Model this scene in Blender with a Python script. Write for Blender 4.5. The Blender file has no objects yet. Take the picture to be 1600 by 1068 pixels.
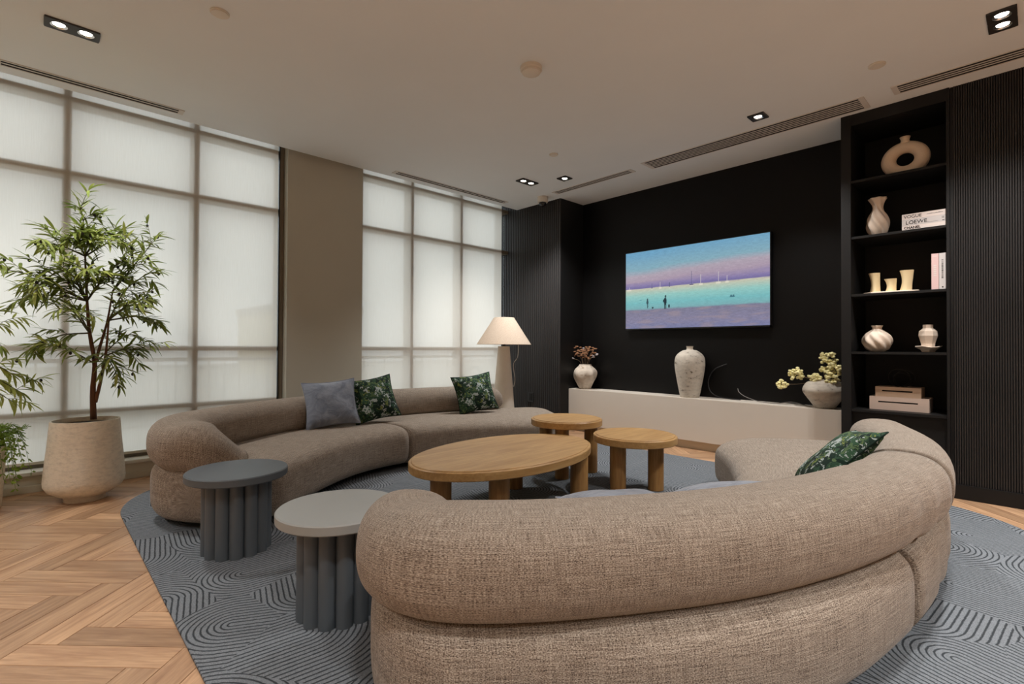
import bpy, bmesh, math, random
from mathutils import Vector, Matrix, Euler
random.seed(7)
PI = math.pi
scene = bpy.context.scene
COL = scene.collection

# ------------------------------------------------------------------ camera
YAW, PIT, ROLL = 0.809687, 0.010127, 0.004873
CAM_H = 1.15
fw = Vector((-math.sin(YAW)*math.cos(PIT), math.cos(YAW)*math.cos(PIT), math.sin(PIT)))
rt = Vector((math.cos(YAW), math.sin(YAW), 0))
up = rt.cross(fw)
rt2 = math.cos(ROLL)*rt + math.sin(ROLL)*up
up2 = -math.sin(ROLL)*rt + math.cos(ROLL)*up
cd = bpy.data.cameras.new('camera')
cd.sensor_width = 36.0
cd.lens = 782.95*36/1600
cd.clip_start = 0.05
cam = bpy.data.objects.new('camera', cd)
COL.objects.link(cam)
m = Matrix((rt2, up2, -fw)).transposed().to_4x4()
m.translation = Vector((0, 0, CAM_H))
cam.matrix_world = m
scene.camera = cam

# ------------------------------------------------------------------ world, exposure
scene.view_settings.view_transform = 'Standard'
scene.view_settings.look = 'None'
scene.view_settings.gamma = 1.0
scene.view_settings.use_curve_mapping = False
scene.view_settings.exposure = 0.20
world = bpy.data.worlds.new('overcast_sky')
scene.world = world
world.use_nodes = True
bg = world.node_tree.nodes['Background']
bg.inputs[0].default_value = (0.90, 0.95, 1.0, 1)
bg.inputs[1].default_value = 2.05
SPOT_W = 60.0          # watts of one ceiling lamp
SPOT_COL = (1.0, 0.985, 0.96)

# ------------------------------------------------------------------ node helpers
def srgb(r, g, b):
    f = lambda c: (c/255/12.92) if c/255 <= 0.04045 else ((c/255+0.055)/1.055)**2.4
    return (f(r), f(g), f(b), 1)

class NT:
    def __init__(s, name):
        s.mat = bpy.data.materials.new(name); s.mat.use_nodes = True
        s.t = s.mat.node_tree; s.t.nodes.clear()
        s.out = s.t.nodes.new('ShaderNodeOutputMaterial')
    def n(s, typ, **kw):
        nd = s.t.nodes.new(typ)
        for k, v in kw.items(): setattr(nd, k, v)
        return nd
    def l(s, a, b): s.t.links.new(a, b)
    def math(s, op, a, b=None, c=None):
        nd = s.n('ShaderNodeMath', operation=op)
        for i, x in enumerate((a, b, c)):
            if x is None: continue
            if isinstance(x, (int, float)): nd.inputs[i].default_value = x
            else: s.l(x, nd.inputs[i])
        return nd.outputs[0]
    def coord(s, kind='Object', scale=(1, 1, 1)):
        tc = s.n('ShaderNodeTexCoord'); mp = s.n('ShaderNodeMapping')
        s.l(tc.outputs[kind], mp.inputs[0]); mp.inputs['Scale'].default_value = scale
        return mp.outputs[0]
    def noise(s, vec, scale, detail=3, rough=0.55, dist=0):
        nd = s.n('ShaderNodeTexNoise'); s.l(vec, nd.inputs['Vector'])
        nd.inputs['Scale'].default_value = scale; nd.inputs['Detail'].default_value = detail
        nd.inputs['Roughness'].default_value = rough; nd.inputs['Distortion'].default_value = dist
        return nd.outputs['Fac']
    def ramp(s, fac, stops, interp='LINEAR'):
        nd = s.n('ShaderNodeValToRGB'); s.l(fac, nd.inputs[0]); cr = nd.color_ramp; cr.interpolation = interp
        while len(cr.elements) > 1: cr.elements.remove(cr.elements[-1])
        cr.elements[0].position = stops[0][0]; cr.elements[0].color = stops[0][1]
        for p, c in stops[1:]:
            e = cr.elements.new(p); e.color = c
        return nd.outputs[0]
    def mix(s, fac, a, b, blend='MIX'):
        nd = s.n('ShaderNodeMix', data_type='RGBA', blend_type=blend)
        for sock, x in ((nd.inputs[0], fac), (nd.inputs[6], a), (nd.inputs[7], b)):
            if isinstance(x, (int, float)): sock.default_value = x
            elif isinstance(x, tuple): sock.default_value = x
            else: s.l(x, sock)
        return nd.outputs[2]
    def bump(s, h, strength=0.3, dist=0.01):
        nd = s.n('ShaderNodeBump'); s.l(h, nd.inputs['Height'])
        nd.inputs['Strength'].default_value = strength; nd.inputs['Distance'].default_value = dist
        return nd.outputs[0]
    def principled(s, col, rough=0.5, normal=None, spec=0.5, metal=0, emit=None, estr=0, sheen=0):
        p = s.n('ShaderNodeBsdfPrincipled')
        if isinstance(col, tuple): p.inputs['Base Color'].default_value = col
        else: s.l(col, p.inputs['Base Color'])
        if isinstance(rough, (int, float)): p.inputs['Roughness'].default_value = rough
        else: s.l(rough, p.inputs['Roughness'])
        p.inputs['Specular IOR Level'].default_value = spec; p.inputs['Metallic'].default_value = metal
        if sheen: p.inputs['Sheen Weight'].default_value = sheen
        if normal is not None: s.l(normal, p.inputs['Normal'])
        if emit is not None:
            if isinstance(emit, tuple): p.inputs['Emission Color'].default_value = emit
            else: s.l(emit, p.inputs['Emission Color'])
            p.inputs['Emission Strength'].default_value = estr
        s.l(p.outputs[0], s.out.inputs[0])
        return p

def plain(name, col, rough=0.5, var=0.06, scale=8, bump=0.0, bscale=60, spec=0.5, metal=0):
    t = NT(name); v = t.coord()
    n = t.noise(v, scale)
    lo = tuple(c*(1-var) for c in col[:3])+(1,); hi = tuple(min(1, c*(1+var)) for c in col[:3])+(1,)
    c = t.ramp(n, [(0.3, lo), (0.7, hi)])
    nm = t.bump(t.noise(v, bscale, 4), bump, 0.01) if bump else None
    t.principled(c, rough, nm, spec, metal)
    return t.mat

def wood(name, dark, light, scale=1.0, axis=0, rough=0.45, per_object=False, spec=0.4):
    t = NT(name); tc = t.n('ShaderNodeTexCoord'); mp = t.n('ShaderNodeMapping')
    sc = [14, 14, 14]; sc[axis] = 1.1
    mp.inputs['Scale'].default_value = [x*scale for x in sc]
    if per_object:
        oi = t.n('ShaderNodeObjectInfo'); va = t.n('ShaderNodeVectorMath', operation='ADD')
        cm = t.n('ShaderNodeCombineXYZ'); r = t.math('MULTIPLY', oi.outputs['Random'], 37.0)
        for i in range(3): t.l(r, cm.inputs[i])
        t.l(tc.outputs['Object'], va.inputs[0]); t.l(cm.outputs[0], va.inputs[1]); t.l(va.outputs[0], mp.inputs[0])
    else:
        t.l(tc.outputs['Object'], mp.inputs[0])
    v = mp.outputs[0]
    n1 = t.noise(v, 1.2, 5, 0.6, 1.4)
    n2 = t.noise(v, 7.0, 3, 0.6)
    f = t.math('ADD', t.math('MULTIPLY', n1, 0.7), t.math('MULTIPLY', n2, 0.3))
    c = t.ramp(f, [(0.32, dark), (0.5, tuple((a+b)/2 for a, b in zip(dark, light))), (0.66, light)])
    if per_object:
        hs = t.n('ShaderNodeHueSaturation'); t.l(c, hs.inputs['Color'])
        t.l(t.math('ADD', t.math('MULTIPLY', oi.outputs['Random'], 0.42), 0.80), hs.inputs['Value'])
        c = hs.outputs[0]
    t.principled(c, rough, t.bump(n2, 0.12, 0.004), spec)
    return t.mat

def tweed(name):
    t = NT(name); tc = t.n('ShaderNodeTexCoord')
    def uv(su, sv):
        mp = t.n('ShaderNodeMapping'); mp.inputs['Scale'].default_value = (su, sv, 1); t.l(tc.outputs['UV'], mp.inputs[0]); return mp.outputs[0]
    fine = t.noise(uv(210, 330), 1, 2, 0.6)
    yarn = t.noise(uv(9, 240), 1, 3, 0.6)
    warp = t.noise(uv(240, 9), 1, 3, 0.6)
    f = t.math('ADD', t.math('MULTIPLY', fine, 0.56), t.math('ADD', t.math('MULTIPLY', yarn, 0.26), t.math('MULTIPLY', warp, 0.18)))
    c = t.ramp(f, [(0.38, srgb(58, 49, 43)), (0.46, srgb(122, 108, 96)), (0.57, srgb(174, 162, 148)), (0.68, srgb(212, 202, 189))])
    t.principled(c, 0.95, t.bump(f, 0.5, 0.004), 0.15, sheen=0.15)
    return t.mat

def rug_mat():
    t = NT('carved_rug_pile')
    v = t.coord('Object', (1, 1, 1))
    vo = t.n('ShaderNodeTexVoronoi', voronoi_dimensions='2D'); t.l(v, vo.inputs['Vector'])
    vo.inputs['Scale'].default_value = 2.05; vo.inputs['Randomness'].default_value = 0.75
    sub = t.n('ShaderNodeVectorMath', operation='SUBTRACT'); t.l(v, sub.inputs[0]); t.l(vo.outputs['Position'], sub.inputs[1])
    sc = t.n('ShaderNodeSeparateColor'); t.l(vo.outputs['Color'], sc.inputs[0])
    ang = t.math('MULTIPLY', t.math('FLOOR', t.math('MULTIPLY', sc.outputs[0], 4)), PI/2)
    ang = t.math('ADD', ang, t.math('MULTIPLY', sc.outputs[1], 0.5))
    vr = t.n('ShaderNodeVectorRotate', rotation_type='Z_AXIS'); t.l(sub.outputs[0], vr.inputs['Vector']); t.l(ang, vr.inputs['Angle'])
    sx = t.n('ShaderNodeSeparateXYZ'); t.l(vr.outputs[0], sx.inputs[0])
    yy = t.math('MAXIMUM', sx.outputs[1], 0.0)
    d = t.math('SQRT', t.math('ADD', t.math('MULTIPLY', sx.outputs[0], sx.outputs[0]), t.math('MULTIPLY', yy, yy)))
    wob = t.math('MULTIPLY', t.noise(v, 60, 2), 0.006)
    w = t.math('SINE', t.math('MULTIPLY', t.math('ADD', d, wob), 2*PI/0.0235))
    g = t.ramp(t.math('ADD', t.math('MULTIPLY', w, 0.5), 0.5), [(0.0, (0.1, 0.1, 0.1, 1)), (0.10, (0.25, 0.25, 0.25, 1)), (0.32, (1, 1, 1, 1))])
    pile = t.noise(v, 420, 2)
    c = t.ramp(pile, [(0.3, srgb(98, 103, 108)), (0.7, srgb(146, 151, 157))])
    c = t.mix(g, srgb(46, 50, 54), c)
    hgt = t.math('ADD', g, t.math('MULTIPLY', pile, 0.4))
    t.principled(c, 1.0, t.bump(hgt, 0.6, 0.006), 0.1)
    return t.mat

def leafprint():
    t = NT('leaf_print_fabric'); v = t.coord('UV')
    vv = t.n('ShaderNodeTexNoise'); t.l(v, vv.inputs['Vector']); vv.inputs['Scale'].default_value = 9
    mx = t.mix(0.22, v, vv.outputs['Color'])
    vo = t.n('ShaderNodeTexVoronoi'); t.l(mx, vo.inputs['Vector']); vo.inputs['Scale'].default_value = 15
    sc = t.n('ShaderNodeSeparateColor'); t.l(vo.outputs['Color'], sc.inputs[0])
    n = t.noise(mx, 13, 4, 0.7)
    f = t.math('ADD', t.math('MULTIPLY', sc.outputs[0], 0.62), t.math('MULTIPLY', n, 0.42))
    c = t.ramp(f, [(0.0, srgb(24, 42, 34)), (0.30, srgb(46, 72, 54)), (0.42, srgb(84, 106, 72)), (0.50, srgb(28, 46, 38)), (0.60, srgb(170, 180, 178)), (0.66, srgb(52, 82, 60)), (0.76, srgb(128, 138, 72)), (0.80, srgb(30, 52, 40)), (0.88, srgb(186, 194, 194))], 'CONSTANT')
    t.principled(c, 0.85, t.bump(n, 0.2, 0.004), 0.2)
    return t.mat

def velvet():
    t = NT('grey_velvet'); v = t.coord('UV')
    n = t.noise(v, 3.2, 4, 0.6, 0.8)
    c = t.ramp(n, [(0.3, srgb(96, 104, 120)), (0.7, srgb(146, 154, 168))])
    t.principled(c, 0.8, t.bump(t.noise(v, 5, 4, 0.6, 1.2), 0.35, 0.03), 0.25, sheen=0.5)
    return t.mat

def crackle(name, base, spotc, thr=0.62, scale=9):
    t = NT(name); v = t.coord()
    st = t.n('ShaderNodeMapping'); t.l(v, st.inputs[0]); st.inputs['Scale'].default_value = (1, 1, 2.4)
    n = t.noise(st.outputs[0], scale, 6, 0.72)
    n2 = t.noise(v, 40, 4, 0.7)
    f = t.math('ADD', t.math('MULTIPLY', n, 0.75), t.math('MULTIPLY', n2, 0.25))
    c = t.ramp(f, [(thr-0.22, base), (thr-0.03, tuple(x*0.8 for x in base[:3])+(1,)), (thr+0.03, spotc)])
    t.principled(c, 0.8, t.bump(f, 0.5, 0.01), 0.25)
    return t.mat

def blind_mat():
    t = NT('translucent_roller_blind'); v = t.coord()
    st = t.n('ShaderNodeMapping'); t.l(v, st.inputs[0]); st.inputs['Scale'].default_value = (1, 60, 2)
    n = t.noise(st.outputs[0], 3, 3)
    c = t.ramp(n, [(0.3, (0.88, 0.82, 0.73, 1)), (0.7, (0.92, 0.865, 0.78, 1))])
    di = t.n('ShaderNodeBsdfDiffuse'); tr = t.n('ShaderNodeBsdfTranslucent'); tp = t.n('ShaderNodeBsdfTransparent')
    t.l(c, di.inputs[0]); t.l(c, tr.inputs[0])
    m1 = t.n('ShaderNodeMixShader'); m1.inputs[0].default_value = 0.55; t.l(di.outputs[0], m1.inputs[1]); t.l(tr.outputs[0], m1.inputs[2])
    m2 = t.n('ShaderNodeMixShader'); m2.inputs[0].default_value = 0.06; t.l(m1.outputs[0], m2.inputs[1]); t.l(tp.outputs[0], m2.inputs[2])
    t.l(m2.outputs[0], t.out.inputs[0])
    return t.mat

def glass_mat():
    t = NT('window_glass')
    tp = t.n('ShaderNodeBsdfTransparent'); gl = t.n('ShaderNodeBsdfGlossy'); gl.inputs['Roughness'].default_value = 0.02
    tp.inputs[0].default_value = (0.93, 0.96, 0.96, 1)
    mx = t.n('ShaderNodeMixShader'); mx.inputs[0].default_value = 0.06; t.l(tp.outputs[0], mx.inputs[1]); t.l(gl.outputs[0], mx.inputs[2])
    t.l(mx.outputs[0], t.out.inputs[0])
    return t.mat

def emitter(name, col, strength):
    t = NT(name); e = t.n('ShaderNodeEmission'); e.inputs[0].default_value = col; e.inputs[1].default_value = strength
    t.l(e.outputs[0], t.out.inputs[0]); return t.mat

def screen_mat():
    t = NT('screen_picture'); a = t.n('ShaderNodeAttribute'); a.attribute_name = 'picture'
    t.principled((0.01, 0.01, 0.01, 1), 0.35, None, 0.3, 0, a.outputs['Color'], 0.78)
    return t.mat

M = {
 'ceiling': plain('ceiling_paint', srgb(224, 227, 229), 0.9, 0.015, 1.5, 0.03, 220, 0.2),
 'wall': plain('taupe_wall_paint', srgb(188, 185, 172), 0.85, 0.02, 2, 0.04, 160, 0.25),
 'white': plain('white_paint', srgb(222, 218, 208), 0.6, 0.02, 4),
 'sill': plain('cream_sill_paint', srgb(196, 188, 170), 0.55, 0.03, 4),
 'mullion': plain('grey_window_frame', srgb(116, 106, 90), 0.5, 0.03, 4),
 'black': plain('matt_black_laminate', srgb(19, 18, 18), 0.55, 0.08, 3, 0.02, 90, 0.35),
 'blackwall': plain('satin_black_wall', srgb(13, 12, 12), 0.42, 0.10, 1.2, 0.02, 80, 0.22),
 'flute': plain('charcoal_fluted_wood', srgb(44, 42, 42), 0.42, 0.08, 3, 0.0, 60, 0.4),
 'console': plain('cream_lacquer', srgb(214, 204, 192), 0.45, 0.015, 2, 0, 60, 0.4),
 'toe': plain('toe_kick_beige', srgb(206, 192, 170), 0.6, 0.03, 3),
 'floorplank': wood('oak_plank', srgb(150, 112, 84), srgb(204, 166, 130), 1.0, 0, 0.38, True, 0.45),
 'subfloor': plain('dark_joint', srgb(120, 84, 56), 0.7, 0.1, 5),
 'oak': wood('oak_table', srgb(150, 112, 66), srgb(190, 152, 100), 0.8, 1, 0.42),
 'oakleg': wood('oak_leg', srgb(138, 98, 54), srgb(182, 140, 86), 1.2, 2, 0.45),
 'slate': plain('slate_grey_paint', srgb(88, 95, 101), 0.45, 0.04, 4, 0.02, 120, 0.4),
 'lit_slate': plain('lit_slate_paint', srgb(154, 156, 154), 0.5, 0.03, 4, 0.02, 120, 0.4),  # slate paint made paler, light falling on the tabletop put into its colour
 'tweed': tweed('brown_tweed'),
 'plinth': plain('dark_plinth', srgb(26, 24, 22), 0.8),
 'rug': rug_mat(),
 'rugedge': plain('rug_edge_binding', srgb(88, 92, 98), 1.0, 0.1, 60),
 'print': leafprint(), 'velvet': velvet(),
 'blind': blind_mat(), 'glass': glass_mat(),
 'chrome': plain('lamp_reflector', (0.8, 0.8, 0.8, 1), 0.2, 0.02, 4, 0, 60, 0.5, 1.0),
 'lamp': emitter('lamp_glow', (1.0, 0.93, 0.84, 1), 14.0),
 'fixture': plain('black_fixture', srgb(46, 42, 40), 0.5, 0.05, 5),
 'slot': plain('vent_void', srgb(14, 12, 11), 0.9),
 'vent': plain('vent_frame', srgb(206, 200, 194), 0.6, 0.02, 4),
 'plastic': plain('white_plastic', srgb(214, 206, 194), 0.5, 0.02, 5),
 'domeblack': plain('tinted_dome', (0.01, 0.01, 0.012, 1), 0.12),
 'screen': screen_mat(),
 'tvblack': plain('tv_bezel', srgb(16, 16, 18), 0.35),
 'terracotta': crackle('sand_planter_glaze', srgb(236, 226, 208), srgb(218, 206, 184), 0.68, 22),
 'soil': plain('dark_soil', srgb(52, 42, 34), 1.0, 0.4, 40, 0.6, 50),
 'bark': wood('olive_bark', srgb(70, 46, 34), srgb(128, 90, 64), 2.0, 2, 0.8),
 'twig': plain('olive_twig', srgb(78, 72, 48), 0.8, 0.15, 20),
 'leaf': None,
 'fern': plain('fern_leaf', srgb(118, 142, 60), 0.6, 0.35, 12),
 'olive': plain('black_olive', srgb(30, 26, 32), 0.35),
 'aged': crackle('aged_white_clay', srgb(208, 198, 184), srgb(96, 84, 70), 0.605, 10),
 'ceramic': plain('cream_ceramic', srgb(226, 208, 190), 0.6, 0.03, 6, 0.1, 90, 0.35),
 'sandc': plain('sand_ceramic', srgb(238, 216, 192), 0.75, 0.05, 6, 0.2, 110, 0.25),
 'pearl': crackle('marbled_pearl_glaze', srgb(222, 208, 192), srgb(150, 126, 96), 0.6, 7),
 'candle': plain('ivory_wax', srgb(226, 204, 160), 0.6, 0.03, 6),
 'boxwood': wood('pale_box_wood', srgb(196, 168, 142), srgb(224, 200, 178), 1.0, 0, 0.6),
 'boxpale': plain('blush_box', srgb(222, 200, 186), 0.6, 0.03, 6),
 'page': plain('book_paper', srgb(218, 206, 200), 0.7, 0.03, 8),
 'greybook': plain('grey_book_cloth', srgb(196, 190, 188), 0.7, 0.03, 8),
 'pinkbook': plain('pink_book_cloth', srgb(214, 182, 180), 0.7, 0.03, 8),
 'ink': plain('black_ink', srgb(22, 20, 20), 0.7),
 'wire': plain('black_wire', srgb(24, 22, 22), 0.5),
 'cordw': plain('white_cord', srgb(220, 214, 206), 0.5),
 'cordg': plain('grey_cord', srgb(120, 116, 112), 0.5),
 'shade': None,
 'plaster': plain('plaster_lamp_body', srgb(240, 230, 216), 0.8, 0.03, 6, 0.15, 70),
 'petal': plain('pale_yellow_petal', srgb(240, 230, 172), 0.8, 0.15, 30),
 'dried': plain('rust_dried_petal', srgb(150, 108, 78), 0.9, 0.3, 40),
 'driedgrey': plain('grey_dried_petal', srgb(170, 160, 160), 0.9, 0.2, 40),
 'stem': plain('dry_stem', srgb(110, 92, 72), 0.8, 0.1, 30),
 'concrete': plain('pavement', srgb(150, 146, 140), 0.9, 0.08, 1),
 'facade': plain('cream_facade', srgb(214, 196, 150), 0.9, 0.05, 1),
 'facade2': plain('grey_facade', srgb(160, 156, 152), 0.9, 0.05, 1),
 'railing': plain('railing_paint', srgb(90, 86, 82), 0.6),
}
def shade_mat():
    t = NT('linen_shade'); n = t.noise(t.coord('Object', (1, 1, 1)), 90, 3)
    c = t.ramp(n, [(0.3, srgb(222, 202, 182)), (0.7, srgb(238, 222, 204))])
    di = t.n('ShaderNodeBsdfDiffuse'); tr = t.n('ShaderNodeBsdfTranslucent'); t.l(c, di.inputs[0]); t.l(c, tr.inputs[0])
    mx = t.n('ShaderNodeMixShader'); mx.inputs[0].default_value = 0.25; t.l(di.outputs[0], mx.inputs[1]); t.l(tr.outputs[0], mx.inputs[2])
    t.l(mx.outputs[0], t.out.inputs[0]); return t.mat
M['shade'] = shade_mat()
def leaf_mat(name, lo, hi):
    t = NT(name); oi = t.n('ShaderNodeObjectInfo'); n = t.noise(t.coord(), 9, 2)
    c = t.ramp(t.math('ADD', t.math('MULTIPLY', n, 0.6), t.math('MULTIPLY', oi.outputs['Random'], 0.4)), [(0.25, lo), (0.7, hi)])
    di = t.n('ShaderNodeBsdfPrincipled'); di.inputs['Roughness'].default_value = 0.45; di.inputs['Specular IOR Level'].default_value = 0.35
    tr = t.n('ShaderNodeBsdfTranslucent'); t.l(c, di.inputs['Base Color']); t.l(c, tr.inputs[0])
    mx = t.n('ShaderNodeMixShader'); mx.inputs[0].default_value = 0.35; t.l(di.outputs[0], mx.inputs[1]); t.l(tr.outputs[0], mx.inputs[2])
    t.l(mx.outputs[0], t.out.inputs[0]); return t.mat
M['leaf'] = leaf_mat('olive_leaf', srgb(100, 118, 46), srgb(182, 190, 104))
M['fern'] = leaf_mat('fern_leaf', srgb(104, 136, 44), srgb(176, 196, 96))

# ------------------------------------------------------------------ object helpers (all shapes given in world metres)
WLOC = {}
def thing(name, loc, label=None, cat=None, group=None, kind=None, parent=None):
    o = bpy.data.objects.new(name, None); COL.objects.link(o)
    o.empty_display_size = 0.05
    loc = Vector(loc); WLOC[o] = loc
    if parent: o.parent = parent; o.location = loc-WLOC[parent]
    else: o.location = loc
    tag(o, label, cat, group, kind); return o
def tag(o, label=None, cat=None, group=None, kind=None):
    for k, v in (('label', label), ('category', cat), ('group', group), ('kind', kind)):
        if v: o[k] = v
    return o
def mesh_of(name, V, F, mat, smooth=False, uv=None, origin=None):
    me = bpy.data.meshes.new(name)
    o = origin if origin is not None else Vector((0, 0, 0))
    me.from_pydata([(v[0]-o.x, v[1]-o.y, v[2]-o.z) for v in V], [], F)
    if mat: me.materials.append(mat)
    if uv:
        ul = me.uv_layers.new(name='UVMap')
        for lp in me.loops: ul.data[lp.index].uv = uv[lp.vertex_index]
    me.update()
    if smooth is True:
        me.polygons.foreach_set('use_smooth', [True]*len(me.polygons))
    elif smooth:
        me.polygons.foreach_set('use_smooth', [True]*len(me.polygons))
        try: me.set_sharp_from_angle(angle=smooth)
        except Exception: pass
    return me
def obj(name, VF, mat, parent=None, smooth=False, label=None, cat=None, group=None, kind=None, origin=None):
    V, F = VF[0], VF[1]; uv = VF[2] if len(VF) > 2 else None
    if origin is not None: org = Vector(origin)
    elif parent is not None: org = WLOC[parent]
    else:
        xs = [v[0] for v in V]; ys = [v[1] for v in V]; zs = [v[2] for v in V]
        org = Vector(((min(xs)+max(xs))/2, (min(ys)+max(ys))/2, min(zs)))
    o = bpy.data.objects.new(name, mesh_of(name, V, F, mat, smooth, uv, org)); COL.objects.link(o)
    WLOC[o] = org
    if parent is not None: o.parent = parent; o.location = org-WLOC[parent]
    else: o.location = org
    tag(o, label, cat, group, kind); return o
def join(*parts):
    V = []; F = []
    for p in parts:
        b = len(V); V += list(p[0]); F += [tuple(i+b for i in f) for f in p[1]]
    return V, F
def box(x0, x1, y0, y1, z0, z1, bev=0.0):
    if bev <= 0:
        V = [(x, y, z) for z in (z0, z1) for y in (y0, y1) for x in (x0, x1)]
        return V, [(0, 2, 3, 1), (4, 5, 7, 6), (0, 1, 5, 4), (2, 6, 7, 3), (0, 4, 6, 2), (1, 3, 7, 5)]
    bm = bmesh.new(); bmesh.ops.create_cube(bm, size=1)
    for v in bm.verts: v.co = Vector(((x0+x1)/2+v.co.x*(x1-x0), (y0+y1)/2+v.co.y*(y1-y0), (z0+z1)/2+v.co.z*(z1-z0)))
    bmesh.ops.bevel(bm, geom=bm.edges[:], offset=bev, segments=2, affect='EDGES')
    V = [tuple(v.co) for v in bm.verts]; F = [tuple(v.index for v in f.verts) for f in bm.faces]; bm.free(); return V, F
def lathe(cx, cy, prof, n=40, fn=None, cap=True):
    """prof: list of (r, z); fn(r, z, angle) -> (r, z, angle) may deform"""
    V = []; F = []
    for (r, z) in prof:
        for k in range(n):
            a = 2*PI*k/n; rr, zz, aa = (r, z, a) if fn is None else fn(r, z, a)
            V.append((cx+rr*math.cos(aa), cy+rr*math.sin(aa), zz))
    for i in range(len(prof)-1):
        for k in range(n):
            a = i*n+k; b = i*n+(k+1) % n
            F.append((a, b, b+n, a+n))
    if cap:
        F.append(tuple(range(n-1, -1, -1))); F.append(tuple((len(prof)-1)*n+k for k in range(n)))
    return V, F
def cyl(cx, cy, z0, z1, r, n=24, bev=0.0):
    if bev: return lathe(cx, cy, [(r-bev, z0), (r, z0+bev), (r, z1-bev), (r-bev, z1)], n)
    return lathe(cx, cy, [(r, z0), (r, z1)], n)
def catmull(P, n):
    P = [Vector(p) for p in P]; Q = [2*P[0]-P[1]]+P+[2*P[-1]-P[-2]]; out = []
    segs = len(P)-1
    for i in range(n):
        t = i/(n-1)*segs; k = min(int(t), segs-1); u = t-k
        a, b, c, d = Q[k:k+4]
        out.append(0.5*((2*b)+(c-a)*u+(2*a-5*b+4*c-d)*u*u+(3*b-a-3*c+d)*u*u*u))
    return out
def tube(P, r, n=8, taper=None):
    """tube along 3D points; r radius or list"""
    P = [Vector(p) for p in P]; V = []; F = []; N = len(P)
    ref = Vector((0.31, 0.17, 0.93))
    for i, p in enumerate(P):
        t = (P[min(i+1, N-1)]-P[max(i-1, 0)]).normalized()
        a = t.cross(ref)
        if a.length < 1e-3: a = t.cross(Vector((1, 0, 0)))
        a.normalize(); b = t.cross(a)
        rr = r[i] if isinstance(r, (list, tuple)) else r
        for k in range(n):
            q = 2*PI*k/n; V.append(tuple(p+rr*(math.cos(q)*a+math.sin(q)*b)))
    for i in range(N-1):
        for k in range(n):
            x = i*n+k; y = i*n+(k+1) % n; F.append((x, y, y+n, x+n))
    F.append(tuple(range(n-1, -1, -1))); F.append(tuple((N-1)*n+k for k in range(n)))
    return V, F
def prism(outline, z0, z1, bev=0.0):
    n = len(outline); V = []; F = []
    cx = sum(p[0] for p in outline)/n; cy = sum(p[1] for p in outline)/n
    def ring(z, inset):
        for x, y in outline:
            d = math.hypot(x-cx, y-cy); k = (d-inset)/d; V.append((cx+(x-cx)*k, cy+(y-cy)*k, z))
    lv = [(z0, bev), (z0+bev, 0), (z1-bev, 0), (z1, bev)] if bev else [(z0, 0), (z1, 0)]
    for z, i in lv: ring(z, i)
    for i in range(len(lv)-1):
        for k in range(n): a = i*n+k; b = i*n+(k+1) % n; F.append((a, b, b+n, a+n))
    F.append(tuple(range(n-1, -1, -1))); F.append(tuple((len(lv)-1)*n+k for k in range(n)))
    return V, F
def blob(c, r, sx=1, sy=1, sz=1, seg=10, rings=7, jit=0.0):
    V = [(c[0], c[1], c[2]-r*sz)]; F = []
    for i in range(1, rings):
        th = PI*i/rings
        for k in range(seg):
            a = 2*PI*k/seg; q = r*(1+random.uniform(-jit, jit))
            V.append((c[0]+q*sx*math.sin(th)*math.cos(a), c[1]+q*sy*math.sin(th)*math.sin(a), c[2]-q*sz*math.cos(th)))
    V.append((c[0], c[1], c[2]+r*sz)); T = len(V)-1
    for k in range(seg): F.append((0, 1+(k+1) % seg, 1+k))
    for i in range(rings-2):
        for k in range(seg): a = 1+i*seg+k; b = 1+i*seg+(k+1) % seg; F.append((a, b, b+seg, a+seg))
    o = 1+(rings-2)*seg
    for k in range(seg): F.append((o+k, o+(k+1) % seg, T))
    return V, F

# ================================================================== THE ROOM
ZC = 3.2
XW = -5.40      # bulkhead face under the windows
floor = obj('floor', box(-5.9, 4.6, -4.6, 5.9, -0.12, -0.012), M['subfloor'], kind='structure', origin=(0, 0, 0))
tag(floor, 'oak herringbone floor running under the grey rug')
# herringbone planks (45 degrees to the walls)
PW, PL = 0.124, 0.62
plank_me = mesh_of('plank', *box(-PL/2+0.0008, PL/2-0.0008, -PW/2+0.0008, PW/2-0.0008, -0.014, 0.0, 0.0012), M['floorplank'])
def in_view(x, y):
    d = Vector((x, y, -CAM_H)); z = d.dot(fw)
    if z < 0.5: return False
    u = 800+782.95*d.dot(rt2)/z; v = 534-782.95*d.dot(up2)/z
    return -260 < u < 1860 and v < 1420
rest = []
ca = math.cos(PI/4)
hid = 0
cand = []
for i in range(-60, 60):
    for j in range(-14, 14):
        # pattern frame (p, q): plank A along p, plank B along q
        for kind in (0, 1):
            ox = i*PW + j*2*PL*0.0; 
            p0 = i*PW + j*PL; q0 = i*PW - j*PL
            if kind == 0: p, q, rot = p0+PL/2, q0+PW/2, 0
            else: p, q, rot = p0+PL+PW/2-PW*0, q0-PL/2+PW+0, PI/2
            x = (p-q)*ca - 2.6; y = (p+q)*ca + 0.6
            if -5.75 < x < 4.4 and -4.4 < y < 5.8: cand.append((x, y, rot+PI/4))
def hidden_by_rug(x, y): return -4.6 < x < -0.5 and 0.95 < y < 4.45
shown = [c for c in cand if in_view(c[0], c[1]) and not hidden_by_rug(c[0], c[1]) and c[0] > -5.75]
shown.sort(key=lambda c: c[0]**2+c[1]**2)
near = shown[:300]; ns = set(near)
for (x, y, r) in near:
    o = bpy.data.objects.new('plank', plank_me); COL.objects.link(o); o.parent = floor
    o.location = (x, y, 0); o.rotation_euler = (0, 0, r)
pv, pf = [], []
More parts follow.
